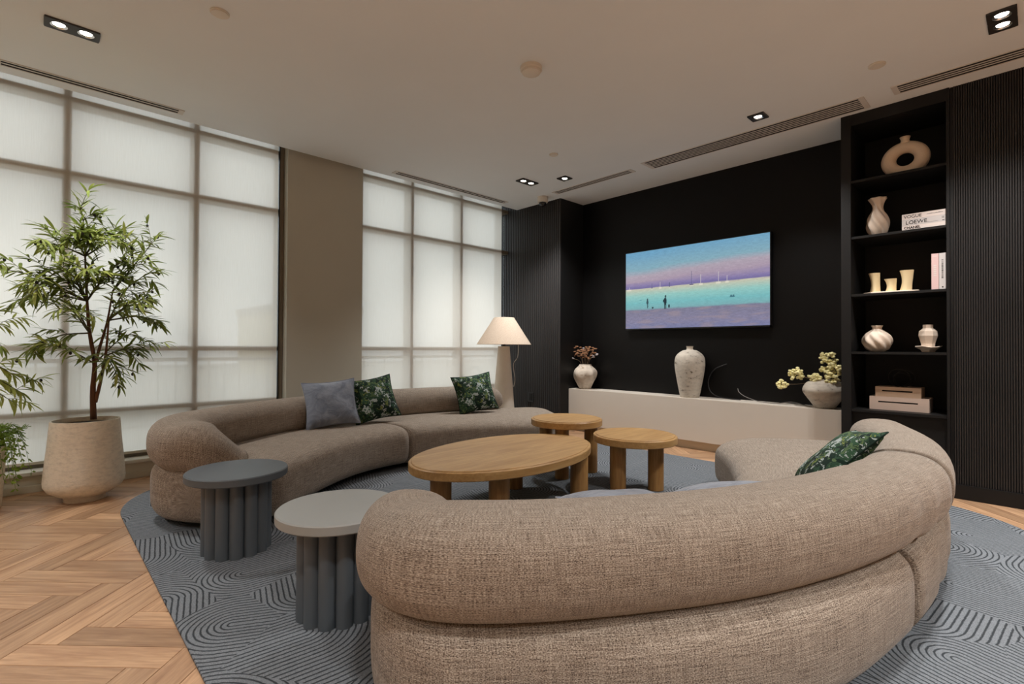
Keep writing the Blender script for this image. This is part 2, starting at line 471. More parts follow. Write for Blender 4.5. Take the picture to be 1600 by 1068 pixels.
for c in cand:
    if c in ns: continue
    x, y, r = c; cs, sn = math.cos(r), math.sin(r); b = len(pv)
    V, F = box(-PL/2+0.0008, PL/2-0.0008, -PW/2+0.0008, PW/2-0.0008, -0.014, 0.0)
    pv += [(x+vx*cs-vy*sn, y+vx*sn+vy*cs, vz) for vx, vy, vz in V]; pf += [tuple(k+b for k in f) for f in F]
obj('plank', (pv, pf), M['floorplank'], floor, kind='stuff')

ceil = obj('ceiling', join(box(-5.375, 4.6, -4.6, 5.22, ZC, ZC+0.25), box(-4.52, 4.6, 5.22, 5.9, ZC, ZC+0.25), box(-5.9, -5.375, -4.6, 5.9, 3.42, ZC+0.25)), M['ceiling'], kind='structure')
tag(ceil, 'off white painted ceiling with recessed lamps and slot vents')
obj('wall_far', box(-4.52, -1.2, 5.71, 5.9, 0, ZC), M['blackwall'], kind='structure', label='satin black wall behind the television')
# block of wall with fluted cladding beside the far window
wf = obj('wall_corner', box(-5.9, -4.52, 5.226, 5.9, 0, ZC+0.22), M['black'], kind='structure', label='black fluted wall beside the far window')
def flutes(x0, x1, y, z0, z1, pitch, depth, seg=6):
    V = []; F = []; n = int(round((x1-x0)/pitch)); p = (x1-x0)/n
    prof = []
    for i in range(n):
        for k in range(seg):
            a = PI*k/seg; prof.append((x0+i*p+p*0.5*(1-0.86*math.cos(a)), y-depth*math.sin(a)))
        prof.append((x0+i*p+p*0.93+0, y+0.0))
    for (x, yy) in prof: V += [(x, yy, z0), (x, yy, z1)]
    for i in range(len(prof)-1): F.append((2*i, 2*i+2, 2*i+3, 2*i+1))
    return V, F
obj('fluted_panel', flutes(-5.75, -4.52, 5.226, 0.0, ZC+0.15, 0.037, 0.016), M['flute'], wf, smooth=math.radians(50))
# window side wall
obj('wall_left', join(box(-5.80, -5.46, 1.92, 2.77, 0, 3.42), box(-5.80, -5.46, -4.6, -1.9, 0, 3.42)), M['wall'], kind='structure', label='taupe painted pier between the two windows')
obj('wall_rear', box(-5.9, 4.6, -4.75, -4.6, 0, ZC), M['white'], kind='structure', label='pale wall at the rear of the room')
obj('wall_right', box(4.6, 4.75, -4.75, 5.9, 0, ZC), M['wall'], kind='structure', label='taupe wall on the far right of the room')
wr = obj('wall_panelled', box(-0.47, 4.6, 5.18, 5.9, 0.0, ZC), M['black'], kind='structure', label='black fluted wall panelling beside the shelves')
obj('fluted_panel', flutes(-0.452, 1.6, 5.18, 0.112, ZC, 0.0142, 0.007, 5), M['flute'], wr, smooth=math.radians(50))
obj('skirting', box(-0.46, 4.6, 5.155, 5.18, 0.0, 0.11, 0.003), M['black'], wr)

def window(idx, y0, y1, vs, label, blind_y0, blind_y1):
    w = thing('window_%d' % idx, (-5.6, (y0+y1)/2, 0), label, kind='structure')
    fx0, fx1 = -5.72, -5.562
    for y in [y0+0.03]+vs+([y1-0.03] if idx == 1 else []):
        obj('mullion', box(fx0, fx1, y-0.028, y+0.028, 0.14, 3.42, 0.004), M['mullion'], w)
    hs = [0.185, 0.59, 1.125, 2.582, 3.20]
    for z in hs:
        ys = [y0]+vs+[y1]
        for a, b in zip(ys[:-1], ys[1:]):
            obj('transom', box(fx0+0.004, fx1-0.003, a+0.02, b-0.02, z-0.024, z+0.024), M['mullion'], w)
    ys = [y0]+vs+[y1]; zs = hs+[3.42]
    for a, b in zip(ys[:-1], ys[1:]):
        for c, d in zip(zs[:-1], zs[1:]):
            obj('pane', box(-5.665, -5.655, a+0.02, b-0.02, c+0.02, d-0.02), M['glass'], w)
    obj('bulkhead', box(-5.80, XW-0.012, y0, y1, 0, 0.13), M['sill'], w)
    obj('window_sill', box(-5.80, XW+0.004, y0, y1, 0.13, 0.158, 0.004), M['white'], w)
    obj('baseboard', box(XW-0.012, XW+0.004, y0, y1, 0, 0.055, 0.003), M['sill'], w)
    b = thing('roller_blind', (-5.55, (blind_y0+blind_y1)/2, 0.2), 'translucent cream roller blind drawn down over the '+('tall window behind the potted olive tree' if idx == 1 else 'window behind the floor lamp'), 'blind', 'drawn roller blinds')
    obj('fabric', ([(-5.55, blind_y0, 0.205), (-5.55, blind_y1, 0.205), (-5.55, blind_y1, 3.36), (-5.55, blind_y0, 3.36)], [(0, 1, 2, 3)]), M['blind'], b)
    obj('bottom_bar', box(-5.557, -5.543, blind_y0, blind_y1, 0.190, 0.212, 0.003), M['sill'], b)
    obj('roller_tube', [x for x in tube([(-5.53, blind_y0, 3.375), (-5.53, blind_y1, 3.375)], 0.03, 16)], M['white'], b, smooth=math.radians(40))
    return w
window(1, -1.9, 1.92, [-0.75, 0.18, 1.107], 'tall grid window behind a drawn blind near the potted olive tree', -1.85, 1.852)
window(2, 2.77, 5.226, [3.508, 4.307], 'grid window behind a drawn blind near the floor lamp', 2.80, 5.06)
# dark edge channel of blind on window 1
obj('trim_1', box(-5.562, -5.548, 1.860, 1.872, 0.16, 3.42), M['tvblack'], kind='structure', label='dark guide channel at the blind edge beside the pier')

# outside, faintly seen through the blinds
obj('pavement', box(-40, -5.82, -30, 40, -0.3, -0.15), M['concrete'], kind='structure', label='pavement outside the windows')
bl = thing('street_building', (-24, 9.0, -0.15), 'cream building across the street behind the blinds', 'building')
obj('wall', box(-27, -21, 7.2, 10.6, -0.15, 2.6), M['facade'], bl)
obj('cornice', box(-27.1, -20.9, 7.1, 10.7, 2.6, 2.9), M['facade2'], bl)
for k in range(3):
    wy = 7.7+k*1.0; obj('window', box(-21.02, -20.97, wy, wy+0.55, 0.8, 1.9), M['railing'], bl)
rl = thing('street_railing', (-8.2, 3.5, -0.15), 'metal railing outside seen faintly through the blinds', 'railing')
obj('top_rail', box(-8.23, -8.17, -3, 14, 0.93, 0.98), M['railing'], rl)
obj('bottom_rail', box(-8.22, -8.18, -3, 14, 0.05, 0.09), M['railing'], rl)
for k in range(86): 
    yy = -3+k*0.2; obj('baluster', box(-8.21, -8.19, yy, yy+0.02, -0.15, 0.95), M['railing'], rl)

# ================================================================== CEILING FITTINGS
def spot(parent, x, y, w):
    ld = bpy.data.lights.new('lamp_beam', 'SPOT'); ld.energy = w; ld.color = SPOT_COL
    ld.spot_size = math.radians(112); ld.spot_blend = 0.75; ld.shadow_soft_size = 0.035
    o = bpy.data.objects.new('lamp_beam', ld); COL.objects.link(o); o.parent = parent
    o.location = Vector((x, y, ZC-0.03))-WLOC[parent]
def downlight(x, y, n, label, group='recessed ceiling lamps', w=SPOT_W):
    L = 0.135 if n == 1 else 0.275
    t = thing('recessed_downlight', (x, y, ZC), label, 'ceiling lamp', group)
    ys = [y] if n == 1 else [y-0.066, y+0.066]
    # plate with round holes: build from ring sectors
    V = []; F = []
    for yc in ys:
        hx = 0.0675; hy0 = (yc-(y-L/2)) if n == 1 or yc < y else (yc-y); hy1 = (y+L/2-yc) if n == 1 or yc > y else (y-yc)
        N = 32; b = len(V)
        for k in range(N):
            a = 2*PI*k/N; c, s = math.cos(a), math.sin(a)
            tx = hx/abs(c) if abs(c) > 1e-6 else 1e9; ty = (hy1 if s > 0 else hy0)/abs(s) if abs(s) > 1e-6 else 1e9
            q = min(tx, ty)
            for z in (ZC-0.012, ZC): V += [(x+q*c, yc+q*s, z), (x+0.043*c, yc+0.043*s, z)]
        for k in range(N):
            i = b+4*k; j = b+4*((k+1) % N)
            F += [(i, j, j+1, i+1), (i+1, j+1, j+3, i+3), (i, i+2, j+2, j)]
    obj('trim_plate', (V, F), M['fixture'], t)
    for yc in ys:
        rf = obj('reflector', lathe(x, yc, [(0.043, ZC-0.0115), (0.038, ZC-0.008), (0.030, ZC-0.004)], 28, cap=False), M['chrome'], t, smooth=True)
        obj('lens', lathe(x, yc, [(0.031, ZC-0.0035), (0.031, ZC-0.0045)], 24), M['lamp'], rf)
        spot(t, x, yc, w)
    return t
downlight(-4.31, 0.157, 2, 'black twin downlight in the ceiling by the slot vent over the olive tree')
downlight(-4.36, 4.40, 2, 'black twin downlight in the ceiling near the dome camera', w=SPOT_W*1.2)
downlight(-3.95, 4.63, 1, 'small square black downlight next to the short slot vent', w=SPOT_W*1.7)
downlight(-1.70, 4.61, 1, 'small square black downlight beside the long louvred vent', w=SPOT_W*1.9)
downlight(-0.145, 4.33, 2, 'black twin downlight in the ceiling in front of the fluted panelling', w=SPOT_W*1.5)
for (x, y) in ((-0.145, 0.157), (-0.145, 2.25), (1.95, 0.157), (1.95, 2.25), (1.95, 4.33), (-4.31, -2.0), (-2.25, -2.0), (-0.145, -2.0), (1.95, -2.0)):
    downlight(x, y, 2, 'black twin downlight in the ceiling over the rear of the lounge', 'ceiling lamps in the rest of the lounge', w=SPOT_W*(2.0 if x > 1 else 1.0))

def slot_vent(x0, x1, y0, y1, along, nslots, label, group):
    t = thing('slot_vent', ((x0+x1)/2, (y0+y1)/2, ZC), label, 'vent', group)
    z0 = ZC-0.006
    obj('backing', box(x0+0.004, x1-0.004, y0+0.004, y1-0.004, ZC-0.0035, ZC-0.0005), M['slot'], t)
    fb = 0.012; en = 0.04
    if along == 'x':
        fr = join(box(x0, x1, y0, y0+fb, z0, ZC), box(x0, x1, y1-fb, y1, z0, ZC), box(x0, x0+en, y0+fb, y1-fb, z0, ZC), box(x1-en, x1, y0+fb, y1-fb, z0, ZC))
    else:
        fr = join(box(x0, x0+fb, y0, y1, z0, ZC), box(x1-fb, x1, y0, y1, z0, ZC), box(x0+fb, x1-fb, y0, y0+en, z0, ZC), box(x0+fb, x1-fb, y1-en, y1, z0, ZC))
    obj('frame', fr, M['vent'], t)
    a, b = (y0+fb, y1-fb) if along == 'x' else (x0+fb, x1-fb)
    p = (b-a)/nslots
    for k in range(1, nslots):
        c = a+k*p; h = p*0.20
        bx = box(x0+en, x1-en, c-h, c+h, z0+0.0005, ZC-0.0036) if along == 'x' else box(c-h, c+h, y0+en, y1-en, z0+0.0005, ZC-0.0036)
        obj('slat', bx, M['vent'], t)
slot_vent(-5.235, -5.135, -0.24, 0.93, 'y', 2, 'slot vent in the ceiling above the olive tree blind', 'ceiling slot vents')
slot_vent(-5.255, -5.155, 3.03, 4.83, 'y', 2, 'slot vent in the ceiling along the blind by the floor lamp', 'ceiling slot vents')
slot_vent(-4.43, -3.22, 4.935, 5.045, 'x', 3, 'short slot vent in the ceiling beside the dome camera', 'ceiling slot vents')
slot_vent(-3.04, -0.97, 4.855, 5.105, 'x', 6, 'wide louvred vent in the ceiling above the television', 'ceiling slot vents')
slot_vent(-0.79, 2.0, 4.83, 5.0, 'x', 4, 'louvred vent in the ceiling above the black bookshelf', 'ceiling slot vents')

def disc(x, y, r, h, label, name, cat, step=True):
    t = thing(name, (x, y, ZC), label, cat)
    obj('base', lathe(x, y, [(r, ZC), (r, ZC-h*0.5), (r*0.93, ZC-h*0.62)], 36), M['plastic'], t, smooth=math.radians(35))
    obj('cover', lathe(x, y, [(r*0.86, ZC-h*0.6), (r*0.84, ZC-h*0.95), (r*0.76, ZC-h)], 36), M['plastic'], t, smooth=math.radians(35))
disc(-3.47, 0.805, 0.054, 0.012, 'flat white sprinkler cover plate near the twin downlight over the olive tree', 'sprinkler_cover', 'sprinkler')
disc(-2.555, 2.615, 0.08, 0.045, 'round white smoke detector in the middle of the ceiling', 'smoke_detector', 'smoke detector')
disc(-0.795, 4.385, 0.054, 0.012, 'flat white sprinkler cover plate beside the vent above the bookshelf', 'sprinkler_cover', 'sprinkler')
disc(-3.545, 3.975, 0.048, 0.012, 'flat white sprinkler cover plate near the small square downlight and short slot vent', 'sprinkler_cover', 'sprinkler')
t = thing('dome_camera', (-4.665, 5.01, ZC), 'white security camera with a dark dome on the ceiling', 'camera')
obj('mount', lathe(-4.665, 5.01, [(0.075, ZC), (0.075, ZC-0.02), (0.068, ZC-0.075)], 32), M['plastic'], t, smooth=math.radians(40))
obj('dome', lathe(-4.665, 5.01, [(0.05, ZC-0.074), (0.049, ZC-0.095), (0.036, ZC-0.118), (0.014, ZC-0.128)], 28), M['domeblack'], t, smooth=True)

# ================================================================== RUG
def rrect(x0, x1, y0, y1, r, n=24):
    P = []
    for cx, cy, a0 in ((x1-r, y0+r, -PI/2), (x1-r, y1-r, 0), (x0+r, y1-r, PI/2), (x0+r, y0+r, PI)):
        for k in range(n+1):
            a = a0+PI/2*k/n; P.append((cx+r*math.cos(a), cy+r*math.sin(a)))
    return P
rg = thing('rug', (-2.515, 2.68, 0), 'large grey rug with carved arch lines and rounded corners under the sofas', 'rug')
obj('pile', prism(rrect(-5.12, 0.09, 0.43, 4.93, 0.9), 0.001, 0.013, 0.003), M['rug'], rg)
RZ = 0.013

# ================================================================== SOFAS
MIR = -5.2
def sweep(ribs, prof, caps, n=64, up_=None):
    """ribs: list of (cx, cy, nx, ny, halfw, zc, halfh); prof: closed (a, b) loop; returns verts, faces, uvs"""
    V = []; F = []; U = []; K = len(prof); s = 0; prev = None
    per = [0]
    for k in range(1, K+1):
        a, b = prof[k-1], prof[k % K]; per.append(per[-1]+math.hypot((a[0]-b[0])*0.45, (a[1]-b[1])*0.2))
    for (cx, cy, nx, ny, hw, zc, hh) in ribs:
        if prev is not None: s += math.hypot(cx-prev[0], cy-prev[1])
        prev = (cx, cy)
        for k in range(K+1):
            a, b = prof[k % K]
            V.append((cx+nx*a*hw, cy+ny*a*hw, zc+b*hh)); U.append((s, per[k]))
    R = len(ribs); W = K+1
    for i in range(R-1):
        for k in range(K):
            x = i*W+k; F.append((x, x+1, x+1+W, x+W))
    F.append(tuple(range(K-1, -1, -1))); F.append(tuple((R-1)*W+k for k in range(K)))
    return V, F, U
def superprof(n, K=44, flat_bottom=None):
    P = []
    for k in range(K):
        a = 2*PI*k/K; c, s = math.cos(a), math.sin(a)
        P.append((math.copysign(abs(c)**(2/n), c), math.copysign(abs(s)**(2/n), s)))
    return P
def resample(pairs, n):
    O = catmull([(a[0], a[1], 0) for a, b in pairs], n); I = catmull([(b[0], b[1], 0) for a, b in pairs], n)
    out = []
    for o, i in zip(O, I):
        c = (o+i)/2; h = (o-i)/2; out.append((c, h.normalized(), h.length))
    return out
def cap_ribs(c, nrm, hw, tdir, length, zc, hh, steps=16, p=2.3, pz=3.2):
    R = []
    for k in range(1, steps+1):
        u = math.sin(PI/2*k/steps); u = min(u, 0.9995)
        w = (1-u**p)**(1/p); z = (1-u**(pz*2.2))**(1/pz)
        q = c+tdir*length*u
        R.append((q.x, q.y, nrm.x, nrm.y, hw*max(w, 0.004), zc-hh*(1-max(z, 0.25))*0.1, hh*max(z, 0.25)))
    return R
SOFA_RIBS = list(zip([(-4.145, 0.647), (-4.499, 1.042), (-4.745, 1.506), (-4.872, 2.061), (-4.932, 2.669), (-4.904, 3.275), (-4.767, 3.86), (-4.529, 4.42)],
                     [(-3.348, 1.221), (-3.701, 1.659), (-3.931, 2.066), (-4.009, 2.463), (-3.952, 2.841), (-3.821, 3.18), (-3.657, 3.477), (-3.479, 3.737)]))
SZC, SHH = 0.232, 0.192            # seat body centre height and half height
def flip(VF):
    V = []; c, s = math.cos(0.029), math.sin(0.029)      # the facing sofa is the mirror image, turned and moved a little
    for v in VF[0]:
        X = MIR-v[0]+0.9; Y = v[1]-2; V.append((c*X-s*Y-0.9+0.007, s*X+c*Y+2+0.189, v[2]))
    F = [tuple(reversed(f)) for f in VF[1]]
    return (V, F)+tuple(VF[2:])
def make_sofa(mirror, label):
    fx = flip if mirror else (lambda q: q)
    cx = MIR+4.3 if mirror else -4.3
    t = thing('curved_sofa', (cx, 2.5, RZ), label, 'sofa', 'curved tweed sofas')
    rs = resample(SOFA_RIBS, 57)
    body = superprof(4.2, 56)
    def seg(a, b, start_cap, end_cap):
        R = []
        for k in range(a, b+1):
            c, nn, hw = rs[k]
            if mirror: hw -= 0.016*math.exp(-((k-31.5)/0.9)**2)+0.014*math.exp(-((k-35)/0.9)**2)
            R.append((c.x, c.y, nn.x, nn.y, hw, SZC, SHH))
        if start_cap:
            c, nn, hw = rs[a]; td = (rs[a][0]-rs[a+1][0]).normalized()
            R = list(reversed(cap_ribs(c, nn, hw, td, 0.309, SZC, SHH)))+R
        else:
            q = R[0]; c2 = rs[a][0]+(rs[a][0]-rs[a+1][0]).normalized()*0.012
            R = [(c2.x, c2.y, q[2], q[3], q[4]-0.02, SZC, SHH-0.018)]+R
        if end_cap:
            c, nn, hw = rs[b]; td = (rs[b][0]-rs[b-1][0]).normalized()
            R = R+cap_ribs(c, nn, hw, td, 0.335, SZC, SHH)
        else:
            q = R[-1]; c2 = rs[b][0]+(rs[b][0]-rs[b-1][0]).normalized()*0.012
            R = R+[(c2.x, c2.y, q[2], q[3], q[4]-0.02, SZC, SHH-0.018)]
        return sweep(R, body, None)
    SP = 25
    obj('seat_section', fx(seg(0, SP, True, False)), M['tweed'], t, smooth=True)
    obj('seat_section', fx(seg(SP+1, 56, False, True)), M['tweed'], t, smooth=True)
    # plinth
    pl = []
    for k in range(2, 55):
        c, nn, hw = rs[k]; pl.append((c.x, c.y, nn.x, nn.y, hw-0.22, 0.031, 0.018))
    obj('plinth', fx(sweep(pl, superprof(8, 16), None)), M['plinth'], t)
    # backrest roll
    P = BACK_PATH
    path = catmull([(p[0], p[1], p[2]) for p in P], 96)
    hws = catmull([(p[3], p[4], 0) for p in P], 96)
    prof = superprof(2.5, 44)
    def bseg(a, b, c0, c1):
        R = []
        for k in range(a, b+1):
            p = path[k]; tg = (path[min(k+1, 95)]-path[max(k-1, 0)]); tg.z = 0; tg.normalize()
            fold = (0.013*math.exp(-((k-71.2)/1.0)**2)+0.011*math.exp(-((k-67.5)/1.1)**2)) if mirror else 0.0
            nn = Vector((-tg.y, tg.x, 0)); R.append((p.x, p.y, nn.x, nn.y, hws[k].x-fold, p.z, hws[k].y-fold*0.5))
        def ends(q, d, ln):
            E = []
            for k in range(1, 13):
                u = math.sin(PI/2*k/12); w = max((1-u**2.2)**(1/2.2) if u < 1 else 0, 0.01)
                E.append((q[0]+d.x*ln*u, q[1]+d.y*ln*u, q[2], q[3], q[4]*w, q[5]-q[6]*(1-w)*0.15, q[6]*max(w, 0.02)))
            return E
        if c0:
            d = (path[a]-path[a+1]); d.z = 0; d.normalize(); R = list(reversed(ends(R[0], d, c0)))+R
        else: q = R[0]; R = [(q[0], q[1], q[2], q[3], q[4]-0.012, q[5], q[6]-0.012)]+R
        if c1:
            d = (path[b]-path[b-1]); d.z = 0; d.normalize(); R = R+ends(R[-1], d, c1)
        else: q = R[-1]; R = R+[(q[0], q[1], q[2], q[3], q[4]-0.012, q[5], q[6]-0.012)]
        return sweep(R, prof, None)
    obj('backrest', fx(bseg(0, 74, 0.05, 0)), M['tweed'], t, smooth=True)
    obj('backrest', fx(bseg(75, 95, 0, 0.265)), M['tweed'], t, smooth=True)
    return t
#             x      y     z     halfw halfh
_bx = (-3.591, -3.645, -3.784, -3.985, -4.232, -4.511, -4.699, -4.789, -4.737, -4.533)
_by = (0.993, 0.812, 0.70, 0.722, 1.007, 1.47, 2.021, 2.618, 3.221, 3.818)
BACK_PATH = [[x, y, 0.535, 0.169, 0.154] for x, y in zip(_bx, _by)]
BACK_PATH[0][2] -= 0.232; BACK_PATH[1][2] -= 0.051; BACK_PATH[2][2] -= 0.025
BACK_PATH[0][3] *= 0.85; BACK_PATH[1][3] *= 0.93; BACK_PATH[0][4] += 0.011; BACK_PATH[1][4] += 0.0055
make_sofa(False, 'brown tweed curved sofa in front of the windows with three cushions')
make_sofa(True, 'brown tweed curved sofa near the bookshelf, facing the window sofa')

# ---- cushions
def cushion(c, normal, width, height, tilt_up, mat, label, thick=0.085, roll=0.0):
    """c = centre; normal = facing direction (3D)"""
    n = Vector(normal).normalized(); zup = Vector((0, 0, 1)); side = zup.cross(n).normalized(); upv = n.cross(side)
    cr, sr = math.cos(roll), math.sin(roll); side, upv = cr*side+sr*upv, -sr*side+cr*upv
    N = 18; V = []; F = []; U = []
    rnd = random.Random(hash(label) & 0xffff)
    for sgn in (1, -1):
        for i in range(N+1):
            for j in range(N+1):
                a = -1+2*i/N; b = -1+2*j/N
                pinch = 0.10*(1-b*b)*abs(a)**3; pinch2 = 0.10*(1-a*a)*abs(b)**3
                x = a*(1-pinch*1.0)*width/2; y = b*(1-pinch2)*height/2
                h = thick*((1-abs(a)**2.6)*(1-abs(b)**2.6))**0.55
                h *= 1+0.08*math.sin(5*a+3*b+sgn)
                p = Vector(c)+side*x+upv*y+n*(sgn*h); V.append(tuple(p)); U.append((0.5+a/2, 0.5+b/2))
    S = (N+1)**2
    for q in range(2):
        for i in range(N):
            for j in range(N):
                k = q*S+i*(N+1)+j; f = (k, k+N+1, k+N+2, k+1); F.append(f if q == 0 else tuple(reversed(f)))
    t = thing('throw_cushion', (c[0], c[1], c[2]-height/2), label, 'cushion', 'throw cushions')
    o = obj('cover', (V, F, U), mat, t, smooth=True)
    E = [(-1, -1), (1, -1), (1, 1), (-1, 1), (-1, -1)]; pts = []
    for (a0, b0), (a1, b1) in zip(E[:-1], E[1:]):
        for k in range(12):
            a = a0+(a1-a0)*k/12; b = b0+(b1-b0)*k/12
            x = a*(1-0.10*(1-b*b)*abs(a)**3)*width/2; y = b*(1-0.10*(1-a*a)*abs(b)**3)*height/2
            pts.append(Vector(c)+side*x+upv*y)
    pts.append(pts[0])
    obj('seam', tube(pts, 0.0045, 6), mat, t, smooth=True)
    return t
cushion((-4.39, 1.937, 0.638), (1, -0.30, 0.42), 0.46, 0.43, 0, M['velvet'], 'plain grey velvet cushion on the window sofa beside a leaf print cushion', roll=0.08, thick=0.072)
cushion((-4.40, 2.36, 0.648), (1, -0.12, 0.40), 0.46, 0.43, 0, M['print'], 'green leaf print cushion on the window sofa beside the grey velvet cushion', roll=0.14, thick=0.08)
cushion((-4.32, 3.55, 0.640), (1, -0.28, 0.40), 0.48, 0.43, 0, M['print'], 'green leaf print cushion standing alone on the window sofa near the floor lamp', roll=0.12, thick=0.08)
cushion((-0.715, 2.955, 0.585), (-1, -0.35, 1.1), 0.46, 0.44, 0, M['print'], 'green leaf print cushion behind the backrest of the sofa near the bookshelf', roll=0.2, thick=0.068)
cushion((-0.96, 2.30, 0.487), (-0.22, 0.1, 1.0), 0.46, 0.46, 0, M['velvet'], 'grey velvet cushion tucked behind the backrest next to a leaf print cushion', thick=0.055)
cushion((-1.22, 1.82, 0.480), (-0.08, 0.05, 1.0), 0.46, 0.46, 0, M['velvet'], 'grey velvet cushion lying on the seat towards the arm of the sofa facing the windows', thick=0.05)

# ================================================================== TABLES
def ellipse(cx, cy, a, b, ang, n=72):
    return [(cx+a*math.cos(2*PI*k/n)*math.cos(ang)-b*math.sin(2*PI*k/n)*math.sin(ang), cy+a*math.cos(2*PI*k/n)*math.sin(ang)+b*math.sin(2*PI*k/n)*math.cos(ang)) for k in range(n)]
def oak_table(name, label, cx, cy, a, b, ang, h, legs, lr, thick):
    t = thing(name, (cx, cy, RZ), label, 'coffee table', 'oak coffee tables')
    obj('rim', prism(ellipse(cx, cy, a, b, ang), h-thick, h-0.006, 0.005), M['oak'], t, smooth=math.radians(30))
    obj('tabletop', prism(ellipse(cx, cy, a-0.018, b-0.018, ang), h-0.008, h, 0.004), M['oak'], t, smooth=math.radians(30))
    for (lx, ly) in legs:
        obj('leg', cyl(lx, ly, RZ, h-thick, lr, 28, 0.004), M['oakleg'], t, smooth=math.radians(40))
oak_table('coffee_table', 'large low oval oak coffee table on thick round legs', -2.659, 2.492, 0.797, 0.490, PI/2+0.074, 0.41, [(-2.63, 1.885), (-2.385, 2.165), (-2.44, 3.045), (-2.93, 2.827)], 0.068, 0.062)
oak_table('coffee_table', 'small round oak table tucked behind the oval table, near the sofa by the lamp', -2.97, 3.52, 0.322, 0.322, 0, 0.51, [(-3.14, 3.43), (-2.86, 3.33), (-2.83, 3.70)], 0.06, 0.062)
oak_table('coffee_table', 'round oak table with thick legs overlapping the end of the oval table', -2.27, 3.548, 0.333, 0.333, 0, 0.45, [(-2.30, 3.36), (-2.12, 3.62), (-2.425, 3.53)], 0.062, 0.062)
def side_table(cx, cy, label, topmat, top):
    mat = M['slate']
    t = thing('side_table', (cx, cy, RZ), label, 'side table', 'grey fluted side tables')
    obj('tabletop', cyl(cx, cy, top-0.042, top, 0.257, 72, 0.005), topmat, t, smooth=math.radians(30))
    obj('core', cyl(cx, cy, RZ, top-0.042, 0.125, 32), mat, t, smooth=math.radians(40))
    for k in range(13):
        a = 2*PI*k/13+0.2
        obj('column', cyl(cx+0.14*math.cos(a), cy+0.14*math.sin(a), RZ, top-0.042, 0.035, 18), mat, t, smooth=math.radians(40))
side_table(-3.10, 0.832, 'slate grey side table with fluted base by the window sofa arm', M['slate'], 0.46)
side_table(-2.09, 0.965, 'slate grey side table with fluted base, top coloured as if lit, beside the sofa arm facing the windows', M['lit_slate'], 0.46)

# ================================================================== CONSOLE, TV, SHELVES
t = thing('media_console', (-2.86, 5.55, 0), 'long cream lacquered media console under the television', 'console')
obj('body', box(-4.52, -1.2, 5.40, 5.708, 0.095, 0.577, 0.004), M['console'], t)
obj('toe_kick', box(-4.52, -1.2, 5.45, 5.70, 0.0, 0.095), M['toe'], t)

